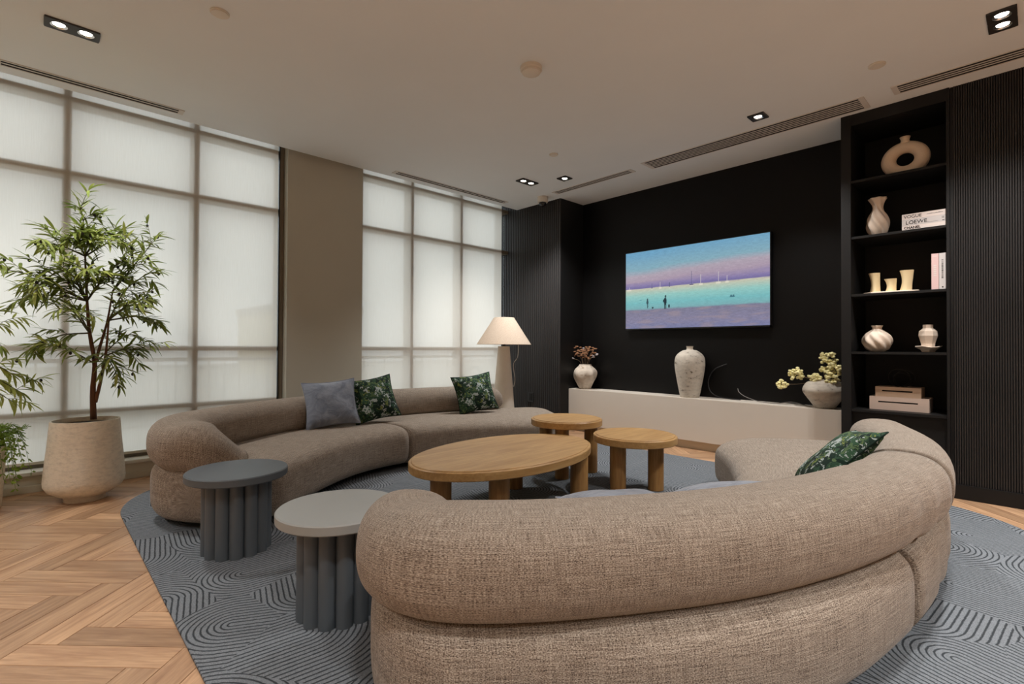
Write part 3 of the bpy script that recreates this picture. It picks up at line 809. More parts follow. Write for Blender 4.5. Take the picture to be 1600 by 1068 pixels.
def tv():
    x0, x1, z0, z1 = -3.757, -1.948, 1.380, 2.393; yf = 5.64
    t = thing('television', (-2.85, 5.70, z0), 'wide flat television showing a painted beach scene on the black wall', 'television')
    obj('casing', box(x0, x1, yf+0.004, 5.705, z0, z1, 0.004), M['tvblack'], t)
    NX, NZ = 330, 186; V = []; F = []; C = []
    rnd = random.Random(3)
    bx = 0.010
    S = lambda r, g, b: Vector(srgb(r, g, b)[:3])
    stops = [(0.0, S(122, 126, 164)), (0.10, S(136, 132, 160)), (0.235, S(128, 126, 150)), (0.255, S(126, 178, 184)), (0.33, S(122, 190, 194)), (0.42, S(150, 204, 198)), (0.50, S(196, 202, 182)), (0.515, S(204, 200, 180)),
             (0.525, S(118, 110, 164)), (0.56, S(140, 128, 174)), (0.63, S(176, 158, 176)), (0.71, S(180, 168, 182)), (0.80, S(136, 176, 192)), (1.0, S(112, 166, 200))]
    from mathutils import noise as mn
    def col(u, v):
        w = 0.012*mn.noise(Vector((u*14, v*40, 0)))
        vv = v+w*0.6
        if vv > 0.52: vv = vv-0.05*(u-0.5)*(1 if vv > 0.6 else 0.2)+0.03*mn.noise(Vector((u*3, v*5, 4)))*(1 if vv > 0.6 else 0.15)
        vv = max(0, min(1, vv))
        for (a, ca_), (b, cb) in zip(stops[:-1], stops[1:]):
            if a <= vv <= b: c = ca_.lerp(cb, (vv-a)/(b-a)); break
        n = mn.noise(Vector((u*30, v*90, 2)))*0.5+mn.noise(Vector((u*90, v*200, 7)))*0.5
        amp = 0.40 if v < 0.24 else 0.24
        c = c*(1+amp*n)
        if v < 0.24:
            k = mn.noise(Vector((u*9, v*30, 11))); c = c.lerp(S(164, 146, 152), max(0, min(0.5, k)))
        # sailing boats on the horizon
        for (bu, mh, hw_, pale) in ((0.51, 0.16, 0.014, 0), (0.573, 0.11, 0.012, 1), (0.69, 0.12, 0.016, 1), (0.745, 0.07, 0.010, 1), (0.28, 0.07, 0.010, 1), (0.215, 0.06, 0.005, 0), (0.03, 0.03, 0.018, 1), (0.35, 0.05, 0.004, 0)):
            if abs(u-bu) < hw_ and 0.498 < v < 0.518: c = S(228, 222, 206) if (pale or v < 0.51) else S(90, 84, 120)
            if abs(u-bu) < 0.0016 and 0.515 < v < 0.515+mh: c = S(214, 206, 206) if pale else S(92, 96, 130)
        # walking figures and dogs
        def el(cu, cv, ru, rv): return ((u-cu)/ru)**2+((v-cv)/rv)**2 < 1
        ink = S(24, 48, 58)
        if el(0.318, 0.335, 0.011, 0.046) or el(0.320, 0.395, 0.005, 0.016) or el(0.313, 0.272, 0.0038, 0.04) or el(0.323, 0.272, 0.0038, 0.04) or el(0.305, 0.34, 0.004, 0.016): c = ink
        if el(0.180, 0.335, 0.008, 0.032) or el(0.180, 0.37, 0.005, 0.014) or (el(0.181, 0.285, 0.004, 0.03)): c = ink.lerp(S(120, 160, 170), 0.15)
        if el(0.347, 0.272, 0.007, 0.020) or el(0.221, 0.262, 0.007, 0.012): c = ink
        if el(0.772, 0.345, 0.006, 0.012) or el(0.786, 0.348, 0.005, 0.012) or el(0.778, 0.335, 0.02, 0.005): c = S(60, 110, 124)
        if el(0.125, 0.37, 0.012, 0.006): c = S(96, 156, 168)
        return c
    for j in range(NZ+1):
        for i in range(NX+1):
            V.append((x0+bx+(x1-x0-2*bx)*i/NX, yf, z0+bx*1.6+(z1-z0-2.6*bx)*j/NZ)); C.append(col(i/NX, j/NZ))
    for j in range(NZ):
        for i in range(NX):
            k = j*(NX+1)+i; F.append((k, k+1, k+NX+2, k+NX+1))
    o = obj('screen', (V, F), M['screen'], t)
    at = o.data.color_attributes.new('picture', 'FLOAT_COLOR', 'POINT')
    at.data.foreach_set('color', [x for c in C for x in (c.x, c.y, c.z, 1.0)])
    fr = join(box(x0, x1, yf-0.003, yf+0.006, z0, z0+bx*1.6), box(x0, x1, yf-0.003, yf+0.006, z1-bx, z1), box(x0, x0+bx, yf-0.003, yf+0.006, z0, z1), box(x1-bx, x1, yf-0.003, yf+0.006, z0, z1))
    obj('bezel', fr, M['tvblack'], t)
tv()

t = thing('bookshelf', (-0.84, 5.42, 0), 'tall black built-in bookshelf with five open shelves of ornaments', 'bookshelf')
obj('side_panel', box(-1.2, -1.125, 5.16, 5.708, 0, ZC-0.001, 0.002), M['black'], t)
obj('side_panel', box(-0.492, -0.472, 5.16, 5.708, 0, ZC-0.001, 0.002), M['black'], t)
obj('back_panel', box(-1.125, -0.492, 5.69, 5.708, 0, ZC-0.001), M['black'], t)
obj('top_panel', box(-1.125, -0.492, 5.165, 5.69, 3.10, ZC-0.001), M['black'], t)
SH = [0.627, 1.125, 1.625, 2.126, 2.617]
for z in SH: obj('shelf', box(-1.125, -0.492, 5.165, 5.69, z-0.022, z, 0.002), M['black'], t)
obj('lower_door', box(-1.125, -0.492, 5.20, 5.22, 0.10, 0.603), M['black'], t)
obj('plinth', box(-1.125, -0.492, 5.19, 5.21, 0.0, 0.10), M['black'], t)

# ---- shelf ornaments
def ring_vase():
    cx, cy, z0 = -0.775, 5.36, SH[4]
    t = thing('ring_vase', (cx, cy, z0), 'sand coloured ring shaped vase with a hole on the top shelf', 'vase')
    R, r = 0.108, 0.051; V = []; F = []; n, mn_ = 48, 20; zc = z0+R+r-0.012
    for i in range(n):
        a = 2*PI*i/n
        for k in range(mn_):
            b = 2*PI*k/mn_; rr = R+r*math.cos(b)
            V.append((cx+rr*math.cos(a)*1.06, cy+r*0.9*math.sin(b), max(z0+0.0005, zc+rr*math.sin(a)*0.96)))
    for i in range(n):
        for k in range(mn_):
            F.append((i*mn_+k, i*mn_+(k+1) % mn_, ((i+1) % n)*mn_+(k+1) % mn_, ((i+1) % n)*mn_+k))
    obj('ring', (V, F), M['sandc'], t, smooth=True)
    obj('neck', lathe(cx, cy, [(0.04, zc+0.135), (0.030, zc+0.158), (0.030, zc+0.172), (0.038, zc+0.192), (0.032, zc+0.192), (0.024, zc+0.165)], 28), M['sandc'], t, smooth=True)
ring_vase()
def vase(name, label, cx, cy, prof, mat, n=48, fn=None, cat='vase'):
    t = thing(name, (cx, cy, prof[0][1]), label, cat)
    rim = prof[-1]; P = list(prof)+[(rim[0]*0.86, rim[1]-0.001), (rim[0]*0.75, rim[1]-0.03)]
    obj('body', lathe(cx, cy, P, n, fn), mat, t, smooth=True)
    return t
def smooth_prof(P, n=28):
    return [(max(p.x, 0.001), p.y) for p in catmull([(a, b, 0) for a, b in P], n)]
def twist(z0, h, turns, k, amp):
    def fn(r, z, a):
        f = (z-z0)/h; return (r*(1+amp*math.sin(k*(a+turns*2*PI*f))), z, a)
    return fn
z = SH[3]
vase('twisted_vase', 'pale ceramic twisted vase with a fluted mouth on the second shelf', -0.963, 5.33, smooth_prof([(0.048, z), (0.074, z+0.06), (0.080, z+0.12), (0.066, z+0.18), (0.040, z+0.235), (0.040, z+0.28), (0.066, z+0.338)]), M['ceramic'], 72, twist(z, 0.34, 0.38, 7, 0.09))
z = SH[1]
vase('swirl_vase', 'squat cream vase with deep spiral ribs on the fourth shelf', -0.97, 5.33, smooth_prof([(0.045, z), (0.085, z+0.03), (0.106, z+0.085), (0.092, z+0.145), (0.046, z+0.185), (0.030, z+0.200), (0.042, z+0.228)]), M['ceramic'], 80, twist(z, 0.22, 0.28, 8, 0.07))
t = thing('faceted_vase', (-0.626, 5.33, z), 'small pale faceted vase on a flared saucer on the fourth shelf', 'vase')
obj('saucer', lathe(-0.626, 5.33, [(0.040, z), (0.052, z+0.02), (0.088, z+0.044), (0.086, z+0.048), (0.05, z+0.03)], 10, lambda r, zz, a: (r*(1+0.06*math.cos(5*a)), zz+(0.006*math.cos(3*a) if r > 0.07 else 0), a)), M['ceramic'], t)
obj('body', lathe(-0.626, 5.33, [(0.044, z+0.026), (0.046, z+0.07), (0.064, z+0.135), (0.060, z+0.172), (0.034, z+0.196), (0.034, z+0.226), (0.030, z+0.226), (0.028, z+0.20)], 7), M['ceramic'], t)
# tray with three candles
z = SH[2]
t = thing('oval_tray', (-0.874, 5.33, z), 'narrow oval cream tray holding three wax candles', 'tray')
obj('plate', prism(ellipse(-0.874, 5.33, 0.198, 0.075, 0), z, z+0.018, 0.006), M['ceramic'], t, smooth=math.radians(40))
def candle(cx, r0, r1, h, lean, label):
    zz = z+0.018; t = thing('wavy_candle', (cx, 5.33, zz), label, 'candle', 'wax candles on the oval tray')
    V = []; F = []; n = 24; L = 12
    for i in range(L+1):
        f = i/L; r = r0+(r1-r0)*f+0.008*(abs(f-0.5)*2)**2-0.003
        for k in range(n):
            a = 2*PI*k/n; rr = r*(1+0.10*math.sin(3*a+3*f))
            V.append((cx+lean*f+0.005*math.sin(3*f)+rr*math.cos(a), 5.33+rr*math.sin(a), zz+h*f))
    for i in range(L):
        for k in range(n): a = i*n+k; b = i*n+(k+1) % n; F.append((a, b, b+n, a+n))
    F.append(tuple(range(n-1, -1, -1))); F.append(tuple(L*n+k for k in range(n)))
    obj('wax', (V, F), M['candle'], t, smooth=math.radians(40))
    obj('wick', cyl(cx+lean+0.0017, 5.33, zz+h-0.002, zz+h+0.008, 0.0015, 6), M['ink'], t)
candle(-0.985, 0.034, 0.036, 0.168, -0.004, 'wax candle with a narrow waist at the end of the tray away from the books')
candle(-0.874, 0.034, 0.038, 0.108, 0.0, 'shortest wax candle in the middle of the tray')
candle(-0.772, 0.036, 0.042, 0.170, 0.010, 'tall leaning wax candle at the end of the tray nearest the upright books')

def text_mesh(body, size, M4, mat, parent, name='lettering', sx=1.0, bold=0.0):
    cu = bpy.data.curves.new('lettering', 'FONT'); cu.body = body; cu.size = size; cu.extrude = 0.0006; cu.offset = bold
    tmp = bpy.data.objects.new('tmp', cu); COL.objects.link(tmp)
    dg = bpy.context.evaluated_depsgraph_get(); me = bpy.data.meshes.new_from_object(tmp.evaluated_get(dg))
    bpy.data.objects.remove(tmp); bpy.data.curves.remove(cu)
    me.name = name; me.materials.clear(); me.materials.append(mat)
    me.transform(Matrix.Diagonal((sx, 1, 1, 1)))
    w = max(v.co.x for v in me.vertices) if me.vertices else 0
    me.transform(M4); me.transform(Matrix.Translation(-WLOC[parent]))
    o = bpy.data.objects.new(name, me); COL.objects.link(o); o.parent = parent; WLOC[o] = WLOC[parent]
    return w
def book(x0, x1, y0, y1, z0, z1, spine, label, mat, group):
    """spine on the -y face"""
    t = thing('book', ((x0+x1)/2, (y0+y1)/2, z0), label, 'book', group)
    if (x1-x0) > (z1-z0):   # lying flat
        obj('cover', join(box(x0, x1, y0, y1, z0, z0+0.003), box(x0, x1, y0, y1, z1-0.003, z1), box(x0, x1, y0, y0+0.003, z0+0.003, z1-0.003)), mat, t)
        obj('pages', box(x0+0.004, x1-0.004, y0+0.003, y1-0.006, z0+0.003, z1-0.003), M['page'], t)
    else:
        obj('cover', join(box(x0, x0+0.003, y0, y1, z0, z1), box(x1-0.003, x1, y0, y1, z0, z1), box(x0+0.003, x1-0.003, y0, y0+0.003, z0, z1)), mat, t)
        obj('pages', box(x0+0.003, x1-0.003, y0+0.003, y1-0.006, z0+0.004, z1-0.004), M['page'], t)
    return t
zb = SH[3]; yb = 5.18
face = lambda x, z_: Matrix.Translation((x, yb-0.0008, z_)) @ Matrix.Rotation(PI/2, 4, 'X')
b3 = book(-0.772, -0.495, yb, yb+0.22, zb, zb+0.034, None, 'bottom book of the flat stack, CHANEL on its white spine', M['page'], 'flat books on the second shelf')
b2 = book(-0.772, -0.495, yb, yb+0.22, zb+0.0345, zb+0.086, None, 'middle book of the flat stack, LOEWE on its grey spine', M['greybook'], 'flat books on the second shelf')
b1 = book(-0.772, -0.495, yb, yb+0.22, zb+0.0865, zb+0.130, None, 'top book of the flat stack, VOGUE on its pale spine', M['page'], 'flat books on the second shelf')
text_mesh('CHANEL', 0.027, face(-0.758, zb+0.008), M['ink'], b3, sx=1.02, bold=0.0008)
text_mesh('LOEWE', 0.041, face(-0.748, zb+0.046), M['ink'], b2, sx=1.0)
text_mesh('VOGUE', 0.036, face(-0.760, zb+0.096), M['ink'], b1, sx=0.95)
obj('fine_print', join(*[box(-0.612+0.009*k, -0.612+0.009*k+random.uniform(0.004, 0.008), yb-0.0008, yb, zb+0.108, zb+0.108+random.uniform(0.003, 0.007)) for k in range(11)]), M['ink'], b1, kind='stuff')
obj('fine_print', join(*[box(-0.612+0.008*k, -0.612+0.008*k+0.005, yb-0.0006, yb, zb+0.044, zb+0.046) for k in range(9)], box(-0.518, -0.504, yb-0.0006, yb, zb+0.042, zb+0.048)), M['ink'], b2, kind='stuff')
obj('emblem', join(*[box(-0.520+0.005*k, -0.517+0.005*k, yb-0.0006, yb, zb+0.060, zb+0.075) for k in range(3)]), M['cordg'], b2, kind='stuff')
zb = SH[2]
bp = book(-0.585, -0.541, yb, yb+0.2, zb, zb+0.285, None, 'upright pink book beside the tray of candles', M['pinkbook'], 'upright books on the third shelf')
bq = book(-0.5385, -0.4955, yb, yb+0.2, zb, zb+0.285, None, 'upright grey book against the side of the bookshelf', M['greybook'], 'upright books on the third shelf')
obj('lettering', join(*[box(-0.572, -0.554, yb-0.0008, yb, zb+0.105+0.016*k, zb+0.114+0.016*k) for k in range(6)], *[box(-0.577+0.007*k, -0.573+0.007*k, yb-0.0008, yb, zb+0.258, zb+0.268) for k in range(4)]), M['page'], bp, kind='stuff')
obj('lettering', join(*[box(-0.523, -0.512, yb-0.0008, yb, zb+0.085+0.011*k, zb+0.085+0.011*k+random.uniform(0.003, 0.008)) for k in range(14)], box(-0.521, -0.512, yb-0.0008, yb, zb+0.012, zb+0.021)), M['ink'], bq, kind='stuff')
# two boxes and a wire ornament on the lowest shelf
zb = SH[0]
def slot_box(x0, x1, y0, y1, z0, z1, label, mat):
    t = thing('storage_box', ((x0+x1)/2, (y0+y1)/2, z0), label, 'box', 'slotted boxes on the lowest shelf')
    xa, xb = x0+(x1-x0)*0.15, x1-(x1-x0)*0.18; zm = z0+(z1-z0)*0.62
    obj('front', join(box(x0, x1, y0, y0+0.012, z0, zm-0.008), box(x0, x1, y0, y0+0.012, zm+0.004, z1), box(x0, xa, y0, y0+0.012, zm-0.008, zm+0.004), box(xb, x1, y0, y0+0.012, zm-0.008, zm+0.004)), mat, t)
    obj('body', box(x0, x1, y0+0.016, y1, z0, z1), mat, t)
    obj('slot', box(xa, xb, y0+0.012, y0+0.0158, zm-0.012, zm+0.008), M['slot'], t)
slot_box(-1.02, -0.615, 5.30, 5.52, zb, zb+0.112, 'larger blush wooden box with a slot on the lowest shelf', M['boxpale'])
slot_box(-0.98, -0.668, 5.31, 5.50, zb+0.1122, zb+0.197, 'smaller pale wooden box with a slot stacked on the larger box', M['boxwood'])
t = thing('wire_ornament', (-0.81, 5.40, zb+0.1975), 'dark looped wire ornament on top of the stacked boxes', 'ornament')
for q, (dx, rr, dy) in enumerate(((-0.02, 0.075, 0), (0.02, 0.07, 0.03), (0.0, 0.06, -0.03))):
    P = [(-0.81+dx+rr*math.cos(a), 5.40+dy*math.sin(a)+0.02*math.cos(2*a), zb+0.201+rr+rr*math.sin(a)) for a in [2*PI*k/28 for k in range(29)]]
    obj('loop', tube(P, 0.003, 6), M['wire'], t, smooth=True)

# ---- console ornaments
zc = 0.577
def lumps(z0, h, amp):
    def fn(r, z, a): return (r*(1+amp*math.sin(5*a+6*(z-z0)/h)*math.sin(PI*(z-z0)/h)+amp*0.6*math.sin(9*a-4*(z-z0)/h)), z, a)
    return fn
vase('dimpled_vase', 'dimpled pearl vase holding dried flowers at the end of the console', -4.34, 5.54, smooth_prof([(0.075, zc), (0.108, zc+0.07), (0.160, zc+0.18), (0.150, zc+0.255), (0.090, zc+0.318), (0.080, zc+0.338)]), M['pearl'], 60, lumps(zc, 0.34, 0.05))
vase('tall_vase', 'tall aged white clay vase with a narrow neck below the television', -2.805, 5.54, smooth_prof([(0.105, zc), (0.122, zc+0.08), (0.158, zc+0.28), (0.170, zc+0.40), (0.150, zc+0.485), (0.085, zc+0.54), (0.040, zc+0.552), (0.037, zc+0.585), (0.043, zc+0.594)], 40), M['aged'], 48)
vase('round_pot', 'wide aged clay pot with yellow flowers beside the bookshelf', -1.425, 5.54, smooth_prof([(0.085, zc), (0.125, zc+0.06), (0.180, zc+0.14), (0.185, zc+0.19), (0.150, zc+0.245), (0.100, zc+0.262), (0.096, zc+0.275)], 30), M['aged'], 48)
def rv(s): return Vector((random.uniform(-s, s), random.uniform(-s, s), random.uniform(-s, s)))
# dried flower sprigs
vb = Vector((-4.34, 5.54, zc+0.33))
for k in range(13):
    a = 2*PI*k/13+random.uniform(-.2, .2); sp = random.uniform(0.06, 0.19); hh = random.uniform(0.11, 0.235)
    grey = k % 4 == 0
    if grey: sp = random.uniform(0.17, 0.21); hh = random.uniform(0.08, 0.24)
    tip = vb+Vector((sp*math.cos(a), 0.5*sp*math.sin(a), hh))
    t = thing('dried_flower', vb, 'dried '+('grey seed head' if grey else 'rust coloured flower')+' sprig standing in the dimpled vase', 'dried flower', 'dried sprigs in the dimpled vase')
    base = vb+Vector((0.03*math.cos(a), 0.03*math.sin(a), -0.06))
    obj('stem', tube(catmull([base, vb.lerp(tip, 0.45)+Vector((0, 0, 0.02)), tip], 6), 0.0025, 5), M['stem'], t)
    for q in range(8 if not grey else 4):
        pt = tip+rv(0.042 if not grey else 0.014); d = (pt-tip).normalized() if (pt-tip).length > 0 else Vector((0, 0, 1))
        obj('petal', blob(pt, 0.016 if not grey else 0.013, 1.5, 0.5, 0.6, 6, 4, 0.3), M['driedgrey' if grey else 'dried'], t)
# yellow flower stems
pb = Vector((-1.425, 5.54, zc+0.26))
for (fx_, fz, fy, R, lb) in ((-1.80, 0.785, 5.50, 0.066, 'drooping furthest over the console'), (-1.665, 0.895, 5.50, 0.085, 'leaning over the console above the lowest bloom'), (-1.49, 0.862, 5.47, 0.066, 'resting on the rim of the clay pot'),
                        (-1.375, 1.062, 5.50, 0.088, 'standing tallest in the clay pot'), (-1.325, 0.955, 5.46, 0.085, 'just below the tallest bloom'), (-1.345, 0.86, 5.44, 0.062, 'hanging beside the bookshelf edge over the pot'), (-1.43, 0.945, 5.50, 0.036, 'small pale bud in the middle of the bouquet')):
    tip = Vector((fx_, fy, fz)); t = thing('yellow_flower', pb, 'pale yellow flower cluster '+lb, 'flower', 'yellow flowers in the clay pot')
    mid = pb.lerp(tip, 0.5)+Vector((0, 0, -0.01 if fz < 0.9 else 0.02))
    obj('stem', tube(catmull([pb+Vector((0.02, 0, -0.08)), pb+Vector((0, 0, 0.02)), mid, tip], 9), 0.0035, 5), M['stem'], t)
    pts = []
    for q in range(int(34*(R/0.07)**1.6)):
        d = rv(1.0); d = d.normalized() if d.length > 0 else Vector((0, 0, 1))
        pts.append(blob(tip+Vector((d.x*R, d.y*R*0.7, d.z*R*0.72))*random.uniform(0.55, 1) if False else tip+Vector((d.x*R, d.y*R*0.7, d.z*R*0.72))*random.uniform(0.5, 1), 0.017, 1, 1, 0.8, 6, 4, 0.25))
    obj('blossom', join(*pts), M['petal'], t, kind='stuff')
# cords on the console
def cord(name, P, r, mat, label, cat='cord'):
    return obj(name, tube(catmull(P, 40), r, 6), mat, None, smooth=True, label=label, cat=cat)
cord('power_cord', [(-2.31, 5.68, 0.70), (-2.28, 5.64, 0.665), (-2.20, 5.60, 0.625), (-2.08, 5.585, 0.590), (-1.98, 5.56, 0.582), (-1.86, 5.60, 0.582), (-1.74, 5.62, 0.600), (-1.62, 5.60, 0.583), (-1.56, 5.60, 0.581)], 0.004, M['cordg'], 'grey cord trailing along the console top towards the clay pot')
cord('power_cord', [(-2.44, 5.695, 0.97), (-2.58, 5.68, 0.90), (-2.63, 5.65, 0.78), (-2.60, 5.62, 0.66), (-2.50, 5.61, 0.60), (-2.36, 5.62, 0.584), (-2.26, 5.63, 0.582)], 0.006, M['wire'], 'black cord looping down the wall behind the tall vase')

# outlet on the fluted wall
t = thing('wall_outlet', (-5.06, 5.208, 0.36), 'small black outlet plate low on the fluted wall', 'outlet')
obj('plate', box(-5.115, -5.005, 5.196, 5.209, 0.36, 0.50, 0.002), M['tvblack'], t)
obj('socket', box(-5.09, -5.03, 5.192, 5.197, 0.38, 0.48, 0.001), M['slot'], t)

# ================================================================== FLOOR LAMP
lx, ly = -4.945, 4.56
t = thing('floor_lamp', (lx, ly, RZ), 'cream floor lamp with a conical shade behind the window sofa', 'lamp')
obj('body', lathe(lx, ly, smooth_prof([(0.165, RZ), (0.150, 0.25), (0.125, 0.6), (0.095, 0.95), (0.078, 1.16)], 20), 48), M['plaster'], t, smooth=math.radians(60))
obj('socket', cyl(lx, ly, 1.16, 1.26, 0.022, 16), M['tvblack'], t)
obj('shade', lathe(lx, ly, [(0.365, 1.185), (0.135, 1.545), (0.130, 1.545), (0.360, 1.187)], 56, cap=False), M['shade'], t, smooth=math.radians(50))
obj('shade_ring', tube([(lx+0.364*math.cos(2*PI*k/48), ly+0.364*math.sin(2*PI*k/48), 1.186) for k in range(49)], 0.003, 5), M['shade'], t)
obj('spider', join(tube([(lx-0.13, ly, 1.53), (lx+0.13, ly, 1.53)], 0.003, 5), tube([(lx, ly-0.13, 1.53), (lx, ly+0.13, 1.53)], 0.003, 5), tube([(lx, ly, 1.25), (lx, ly, 1.53)], 0.003, 5)), M['tvblack'], t)
rx, ry = 0.69, 0.724
obj('cord', tube(catmull([(lx+0.20*rx, ly+0.20*ry, 1.22), (lx+0.185*rx, ly+0.185*ry, 1.02), (lx+0.13*rx, ly+0.13*ry, 0.92), (lx+0.15*rx, ly+0.15*ry, 0.72), (lx+0.135*rx, ly+0.135*ry, 0.62)], 24), 0.004, 6), M['cordw'], t, smooth=True)

# ================================================================== PLANTS
def leaf_mesh(L, W, mat, name='leaf', curl=0.15):
    V = []; F = []
    n = 5
    for i in range(n+1):
        f = i/n; w = W*math.sin(PI*min(f*0.92+0.06, 1))**0.8*0.5; z = -curl*L*f*f
        V += [(f*L, -w, z+0.12*w), (f*L, 0, z-0.10*w), (f*L, w, z+0.12*w)]
    for i in range(n):
        a = 3*i; F += [(a, a+3, a+4, a+1), (a+1, a+4, a+5, a+2)]
    return mesh_of(name, V, F, mat, True)
LEAVES = [leaf_mesh(0.098, 0.0175, M['leaf'], 'leaf', c) for c in (0.1, 0.3, 0.55)]
OLIVE = mesh_of('olive_fruit', *blob((0, 0, 0), 0.012, 0.8, 0.8, 1.1, 8, 6), M['olive'], True)
def place_leaf(parent, me, p, d, name='leaf', scale=1.0):
    o = bpy.data.objects.new(name, me); COL.objects.link(o); o.parent = parent
    d = d.normalized(); z = Vector((random.uniform(-.5, .5), random.uniform(-.5, .5), 1)); y = z.cross(d)
    if y.length < 1e-3: y = Vector((0, 1, 0))
    y.normalize(); zz = d.cross(y)
    mt = Matrix((d, y, zz)).transposed().to_4x4()@Matrix.Scale(scale, 4); mt.translation = p-WLOC[parent]
    o.matrix_local = mt
def olive_tree(root, trunk, stems, tips, leaf_budget, rnd, twig_every=2):
    """trunk: list of (pt, radius); tips: (start_pt, tip_pt)"""
    for P, r0, r1 in trunk:
        C = catmull(P, 14); obj('trunk', tube(C, [r0+(r1-r0)*i/13 for i in range(14)], 9), M['bark'], root, smooth=True)
    spots = []; fruit = []
    for (a, b) in tips:
        a = Vector(a); b = Vector(b); ln = (b-a).length
        mid = a.lerp(b, 0.5)+Vector((rnd.uniform(-.04, .04), rnd.uniform(-.04, .04), 0.05*ln+rnd.uniform(0, .05)))
        C = catmull([a, mid, b], 12)
        br = obj('branch', tube(C, [0.0065-0.0048*i/11 for i in range(12)], 6), M['twig'], root, smooth=True)
        tw = []
        for i in range(2, 12):
            tg = (C[i]-C[i-1]).normalized()
            for s in (-1, 1):
                side = tg.cross(Vector((rnd.uniform(-.6, .6), rnd.uniform(-.6, .6), 1))).normalized()*s
                spots.append((C[i], tg*0.75+side*rnd.uniform(0.5, 1)+Vector((0, 0, rnd.uniform(-.5, .35)))))
            if i % twig_every == 0 and i < 11:
                side = tg.cross(Vector((rnd.uniform(-1, 1), rnd.uniform(-1, 1), 1))).normalized()*rnd.choice((-1, 1))
                e = C[i]+tg*rnd.uniform(.06, .12)+side*rnd.uniform(.06, .13)+Vector((0, 0, rnd.uniform(-.05, .09)))
                Q = catmull([C[i], C[i].lerp(e, .5)+Vector((0, 0, .012)), e], 6); tw.append(tube(Q, 0.0018, 4))
                for j in range(1, 6):
                    t2 = (Q[j]-Q[j-1]).normalized()
                    for s in (-1, 1):
                        sd = t2.cross(Vector((rnd.uniform(-.7, .7), rnd.uniform(-.7, .7), 1))).normalized()*s
                        spots.append((Q[j], t2*0.8+sd*rnd.uniform(.5, 1)+Vector((0, 0, rnd.uniform(-.6, .3)))))
                spots.append((Q[-1], e-C[i]))
                if rnd.random() < 0.5: fruit.append(e+Vector((0, 0, -0.018)))
        if tw: obj('twigs', join(*tw), M['twig'], br)
        spots.append((b, C[-1]-C[-2]))
    # the nearest leaves to the room are objects, the rest one mesh
    spots.sort(key=lambda q: -q[0].x)
    spots = [q for q in spots if q[0].x+q[1].normalized().x*0.085 > -5.49]
    for k, (p, d) in enumerate(spots[:leaf_budget]): place_leaf(root, rnd.choice(LEAVES), p, d, scale=rnd.uniform(.75, 1.25))
    V = []; F = []
    for (p, d) in spots[leaf_budget:]:
        me = rnd.choice(LEAVES); d = d.normalized(); z = Vector((rnd.uniform(-.5, .5), rnd.uniform(-.5, .5), 1)); y = z.cross(d).normalized(); zz = d.cross(y)
        sc = rnd.uniform(.75, 1.25); b0 = len(V)
        for v in me.vertices: V.append(tuple(p+(d*v.co.x+y*v.co.y+zz*v.co.z)*sc))
        F += [tuple(i+b0 for i in f.vertices) for f in me.polygons]
    if V: obj('leaf', (V, F), M['leaf'], root, smooth=True, kind='stuff')
    for p in fruit:
        o = bpy.data.objects.new('olive', OLIVE); COL.objects.link(o); o.parent = root; o.location = p-WLOC[root]

px, py = -4.93, 0.285
t = thing('planter', (px, py, 0), 'large textured sand glazed planter holding the olive tree', 'planter')
obj('foot', cyl(px, py, 0, 0.04, 0.125, 40), M['terracotta'], t, smooth=math.radians(40))
obj('pot', lathe(px, py, [(0.12, 0.035), (0.155, 0.045), (0.215, 0.085), (0.238, 0.125), (0.240, 0.16), (0.232, 0.26), (0.217, 0.42), (0.205, 0.585), (0.203, 0.592), (0.192, 0.592), (0.190, 0.56)], 64, cap=False), M['terracotta'], t, smooth=math.radians(60))
obj('soil', lathe(px, py, [(0.191, 0.555), (0.10, 0.565), (0.01, 0.57)], 32), M['soil'], t, smooth=True)
ol = thing('olive_tree', (px, py+0.03, 0.56), 'leafy olive tree with black olives growing from the sand glazed planter', 'tree')
rnd = random.Random(11)
def OP(u, v, dx=0.0):    # photograph point on the vertical plane through the tree, moved dx from it
    d = fw+rt2*((u-800)/782.95)+up2*((534-v)/782.95); X = px+dx; k = X/d.x
    return Vector((X, d.y*k, CAM_H+d.z*k))
F0 = OP(146, 655); F1 = OP(148, 568); S1 = OP(136, 470, .02); S2 = OP(133, 400, -.02)
trunk = [([F0, OP(145, 610), F1, OP(140, 520), S1, S2], 0.021, 0.006), ([OP(149, 628), OP(158, 592, .05), OP(165, 555, .08), OP(170, 500, .1)], 0.013, 0.006), ([F1, OP(158, 535, -.04), OP(168, 500, -.08), OP(176, 455, -.1)], 0.012, 0.005)]
tl = [(S2, (125, 322), .0), (S2, (108, 370), .15), (S2, (62, 378), .1), (S1, (85, 372), -.15), (S1, (3, 419), .05), (S1, (42, 440), .25), (S1, (30, 468), .05), (OP(140, 520), (55, 470), -.2),
      (OP(140, 520), (48, 545), .05), (F1, (85, 540), .25), (S2, (165, 362), .12), (S2, (196, 366), -.12), (OP(176, 455, -.1), (241, 376), -.05), (OP(176, 455, -.1), (232, 410), .1), (S1, (205, 395), .25),
      (OP(170, 500, .1), (222, 432), .15), (OP(170, 500, .1), (247, 500), .05), (OP(168, 500, -.08), (228, 470), -.2), (OP(165, 555, .08), (222, 545), .1), (OP(165, 555, .08), (185, 588), .2), (F1, (205, 520), -.15),
      (OP(140, 520), (110, 480), .3), (S1, (150, 420), .3), (S1, (175, 430), .1), (S2, (140, 375), .2), (S1, (95, 415), .2), (OP(170, 500, .1), (200, 470), .3), (S1, (75, 425), .0)]
olive_tree(ol, trunk, None, [(a, OP(u, v, dx)) for a, (u, v), dx in tl], 300, rnd)

